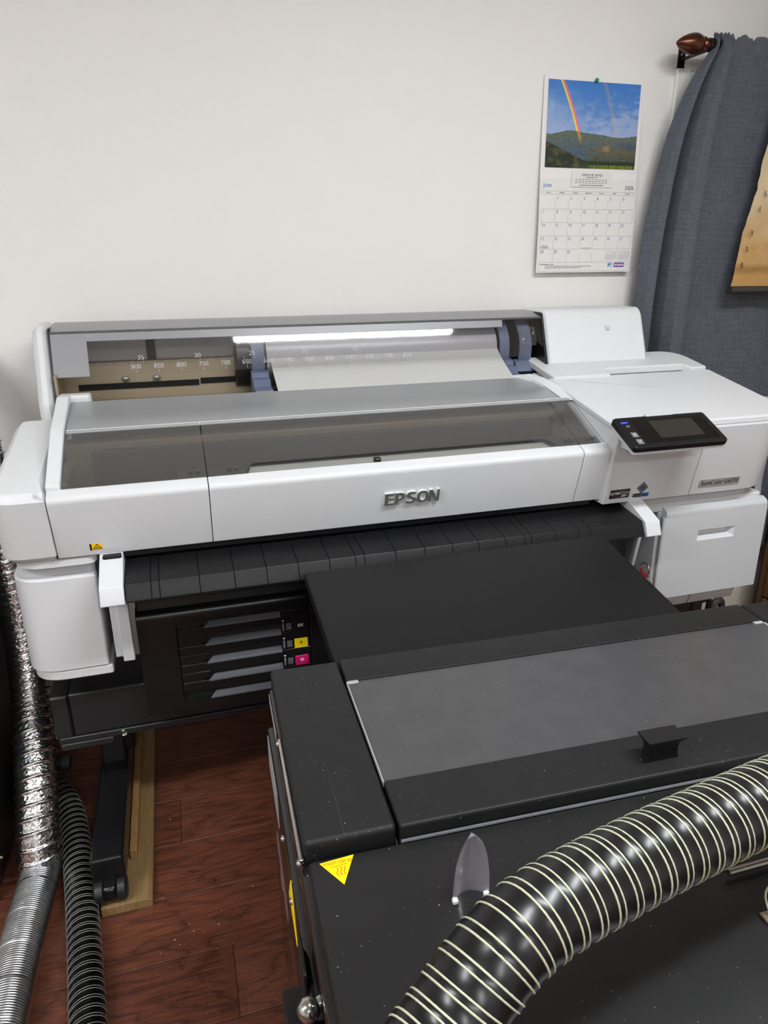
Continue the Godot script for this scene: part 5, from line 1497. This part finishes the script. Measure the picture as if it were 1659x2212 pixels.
# ---------------------------------------------------------------- small things
func small_things() -> void:
	# timber under the stand leg
	var B := obj(mb().extrude(MB.rnd([V(-0.254, 0.0), V(-0.152, 0.0), V(-0.152, 0.017), V(-0.160, 0.0225), V(-0.254, 0.0225)], 0.001, 2), 0.02, 0.722, MZ, 0.001), "wooden_board", M.board_pine)
	tag(B, "wide pale pine board on the floor under the printer caster", "board")
	var St := obj(mb().box(Vector3(-0.1985, 0.0225, 0.05), Vector3(-0.183, 0.050, 0.605), 0.001), "wooden_strip", M.strip_pine)
	tag(St, "narrow pine strip lying on the wide pine board", "board")
	# dark machine cabinet at the left edge
	var L := thing("black_cabinet", Vector3(-0.70, 0, 0.38), "black metal cabinet at the left edge behind the foil duct", "cabinet")
	obj(mb().box(Vector3(-0.95, 0.012, 0.12), Vector3(-0.463, 0.80, 0.60), 0.012), "body", M.black_plastic, L)
	obj(mb().box(Vector3(-0.955, 0.0, 0.603), Vector3(-0.466, 0.78, 0.618), 0.004), "front_panel", M.black_plastic, L)
	obj(mb().lathe([V(0, 0.006), V(0.003, 0.0055), V(0.005, 0.002), V(0.005, 0)], Transform3D(Basis(Vector3(0, 1, 0), Vector3(1, 0, 0), Vector3(0, 0, -1)), Vector3(-0.463, 0.07, 0.565)), 12), "screw", M.brass, L)
	# pipe stub behind the ducts
	var N := thing("pipe_fitting", Vector3(-0.385, 0, 0.30), "small dark pipe fitting on the floor behind the ducts", "pipe")
	obj(mb().tube([Vector3(-0.43, 0.075, 0.28), Vector3(-0.362, 0.075, 0.28)], 0.016, 16), "pipe", M.black_satin, N)
	obj(mb().tube([Vector3(-0.372, 0.075, 0.28), Vector3(-0.352, 0.075, 0.28)], 0.02, 8), "nut", M.inner_grey, N)
	obj(mb().box(Vector3(-0.43, 0.0, 0.265), Vector3(-0.40, 0.065, 0.295), 0.003), "foot", M.black_satin, N)
	# power cord by the wall at the right
	tag(obj(mb().tube(smooth_path([Vector3(1.46, 0.27, 0.31), Vector3(1.515, 0.262, 0.30), Vector3(1.54, 0.262, 0.30), Vector3(1.548, 0.275, 0.30), Vector3(1.535, 0.29, 0.30), Vector3(1.553, 0.285, 0.30), Vector3(1.560, 0.25, 0.30), Vector3(1.556, 0.18, 0.30), Vector3(1.56, 0.06, 0.29), Vector3(1.58, 0.008, 0.26), Vector3(1.66, 0.008, 0.20)], 0.008), 0.008, 10), "power_cord", M.black_satin), "black power cord hanging below the white ink cabinet", "cord")
	tag(obj(mb().tube(smooth_path([Vector3(1.60, 0.012, 0.36), Vector3(1.585, 0.14, 0.32), Vector3(1.580, 0.235, 0.30), Vector3(1.595, 0.25, 0.30), Vector3(1.62, 0.235, 0.29), Vector3(1.66, 0.12, 0.26), Vector3(1.70, 0.012, 0.24)], 0.01), 0.011, 10), "braided_cable", M.inner_grey), "dark braided cable looped beside the black power cord", "cable")
	# crumbs on the floor
	var cm := mb()
	for i in 15:
		var p := Vector3(-0.09 + rng.randfn(0.0, 0.02), 0.0, 0.82 + rng.randfn(0.0, 0.025)) if i < 6 else Vector3(rng.randf_range(-0.14, 0.08), 0.0, rng.randf_range(0.3, 1.1))
		var sz := rng.randf_range(0.0006, 0.0017)
		cm.box(p + Vector3(-sz, 0, -sz * 0.6), p + Vector3(sz, sz * 0.8, sz * 0.6), sz * 0.2)
	var crumbs := obj(cm, "floor_crumbs", M.ink_white)
	tag(crumbs, "tiny white crumbs scattered on the wood floor", "crumbs")
	crumbs.set_meta("kind", "stuff")
	# key strap hanging on the ink cabinet
	var Kx := thing("key_strap", Vector3(1.078, 0.5, 0.59), "pink strap with metal hook hanging beside the white ink cabinet", "strap")
	obj(mb().tube(smooth_path([Vector3(1.068, 0.563, 0.578), Vector3(1.072, 0.571, 0.586), Vector3(1.074, 0.572, 0.596), Vector3(1.074, 0.562, 0.607), Vector3(1.072, 0.546, 0.607)], 0.002), 0.0022, 8), "hook", M.chrome, Kx)
	var ps := mb()
	for a in [[0.558, 0.588], [0.552, 0.606]]:
		var g := []
		for i in 9:
			var f := i / 8.0
			var r := []
			for j in 3: r.append(Vector3(1.066 + 0.006 * sin(f * 2.6), a[0] - 0.05 * f, a[1] - 0.008 + 0.008 * j + 0.006 * f * (1 if a[0] < 0.55 else -1)))
			g.append(r)
		ps.grid(g, Vector3(-1, 0, 0))
	obj(ps, "strap_band", M.strap_pink, Kx)
	obj(mb().tube(smooth_path([Vector3(1.066, 0.553, 0.565), Vector3(1.063, 0.556, 0.552), Vector3(1.063, 0.548, 0.546), Vector3(1.066, 0.545, 0.556), Vector3(1.066, 0.55, 0.57)], 0.002), 0.0018, 8), "ring", M.brass, Kx)
	tag(obj(mb().extrude(MB.rnd([V(0.600, 0.46), V(0.632, 0.46), V(0.632, 0.546), V(0.600, 0.538)], 0.005, 3), 1.066, 1.0675, MX, 0.0003), "white_tag", M.paper), "white card tag hanging below the pink strap", "tag")
	# on the dryer plate: clear plastic scoop, metal rod, brush, orange cap, cord tag
	var O := Transform3D(Basis(Vector3.UP, deg_to_rad(-2.3)), Vector3(0.088, 0, 1.09))
	var cp := []
	for i in 15:
		var f := sin(i / 14.0 * PI / 2.0)
		var row := []
		var half := 0.0175 * sqrt(maxf(0.0, 1.0 - pow(f, 2.4)))
		for j in 13:
			var u := -1.0 + 2.0 * j / 12.0
			row.append(O * Vector3(0.139 + u * half + 0.004 * f, 0.736 + 0.062 * f, 0.410 - 0.010 * (1.0 - u * u) * (1.0 - f * 0.6) - 0.010 * f))
		cp.append(row)
	var cpb := []
	for r in cp:
		var rr := []
		for p in r: rr.append(p + Vector3(0, 0, -0.0012))
		cpb.append(rr)
	var Sc := thing("plastic_scoop", O * Vector3(0.139, 0.735, 0.41), "clear plastic rounded cap standing on the dryer behind the hose", "cap")
	obj(mb().grid(cp, Vector3(0, 0, 1)).grid(cpb, Vector3(0, 0, -1)), "shell", M.clear_plastic, Sc)
	var ft := mb()
	for x in [-0.015, 0.015]: ft.box(O * Vector3(0.139 + x, 0.735, 0.409) - Vector3(0.0025, 0, 0.0025), O * Vector3(0.139 + x, 0.735, 0.409) + Vector3(0.0025, 0.005, 0.0025), 0.001)
	obj(ft, "foot", M.ink_white, Sc)
	tag(obj(mb().tube([O * Vector3(0.378, 0.7425, 0.448), O * Vector3(0.60, 0.7425, 0.440)], 0.0035, 12), "metal_rod", M.chrome), "thin chrome rod lying on the dryer under the hose", "rod")
	tag(obj(mb().box(Vector3(0.352, 0.7352, 0.452), Vector3(0.392, 0.7382, 0.466), 0.001, O * Transform3D(Basis(Vector3.UP, 0.15), Vector3(0.06, 0, -0.055))), "paper_slip", M.paper), "small white slip under the chrome rod on the dryer", "paper")
	tag(obj(mb().box(Vector3(0.400, 0.7352, 0.424), Vector3(0.413, 0.746, 0.431), 0.002, O), "orange_clip", M.orange_plastic), "small orange plastic clip behind the chrome rod", "clip")
	var Tg := thing("cord_tag", O * Vector3(0.395, 0.735, 0.50), "brownish card tag with string at the right edge of the dryer", "tag")
	obj(mb().box(Vector3(0.378, 0.7352, 0.488), Vector3(0.44, 0.7385, 0.545), 0.001, O), "card", M.tape_brown, Tg)
	obj(mb().tube(smooth_path([O * Vector3(0.384, 0.7400, 0.494), O * Vector3(0.386, 0.750, 0.484), O * Vector3(0.396, 0.752, 0.478), O * Vector3(0.41, 0.742, 0.48)], 0.002), 0.001, 6), "string", M.cord_pale, Tg)
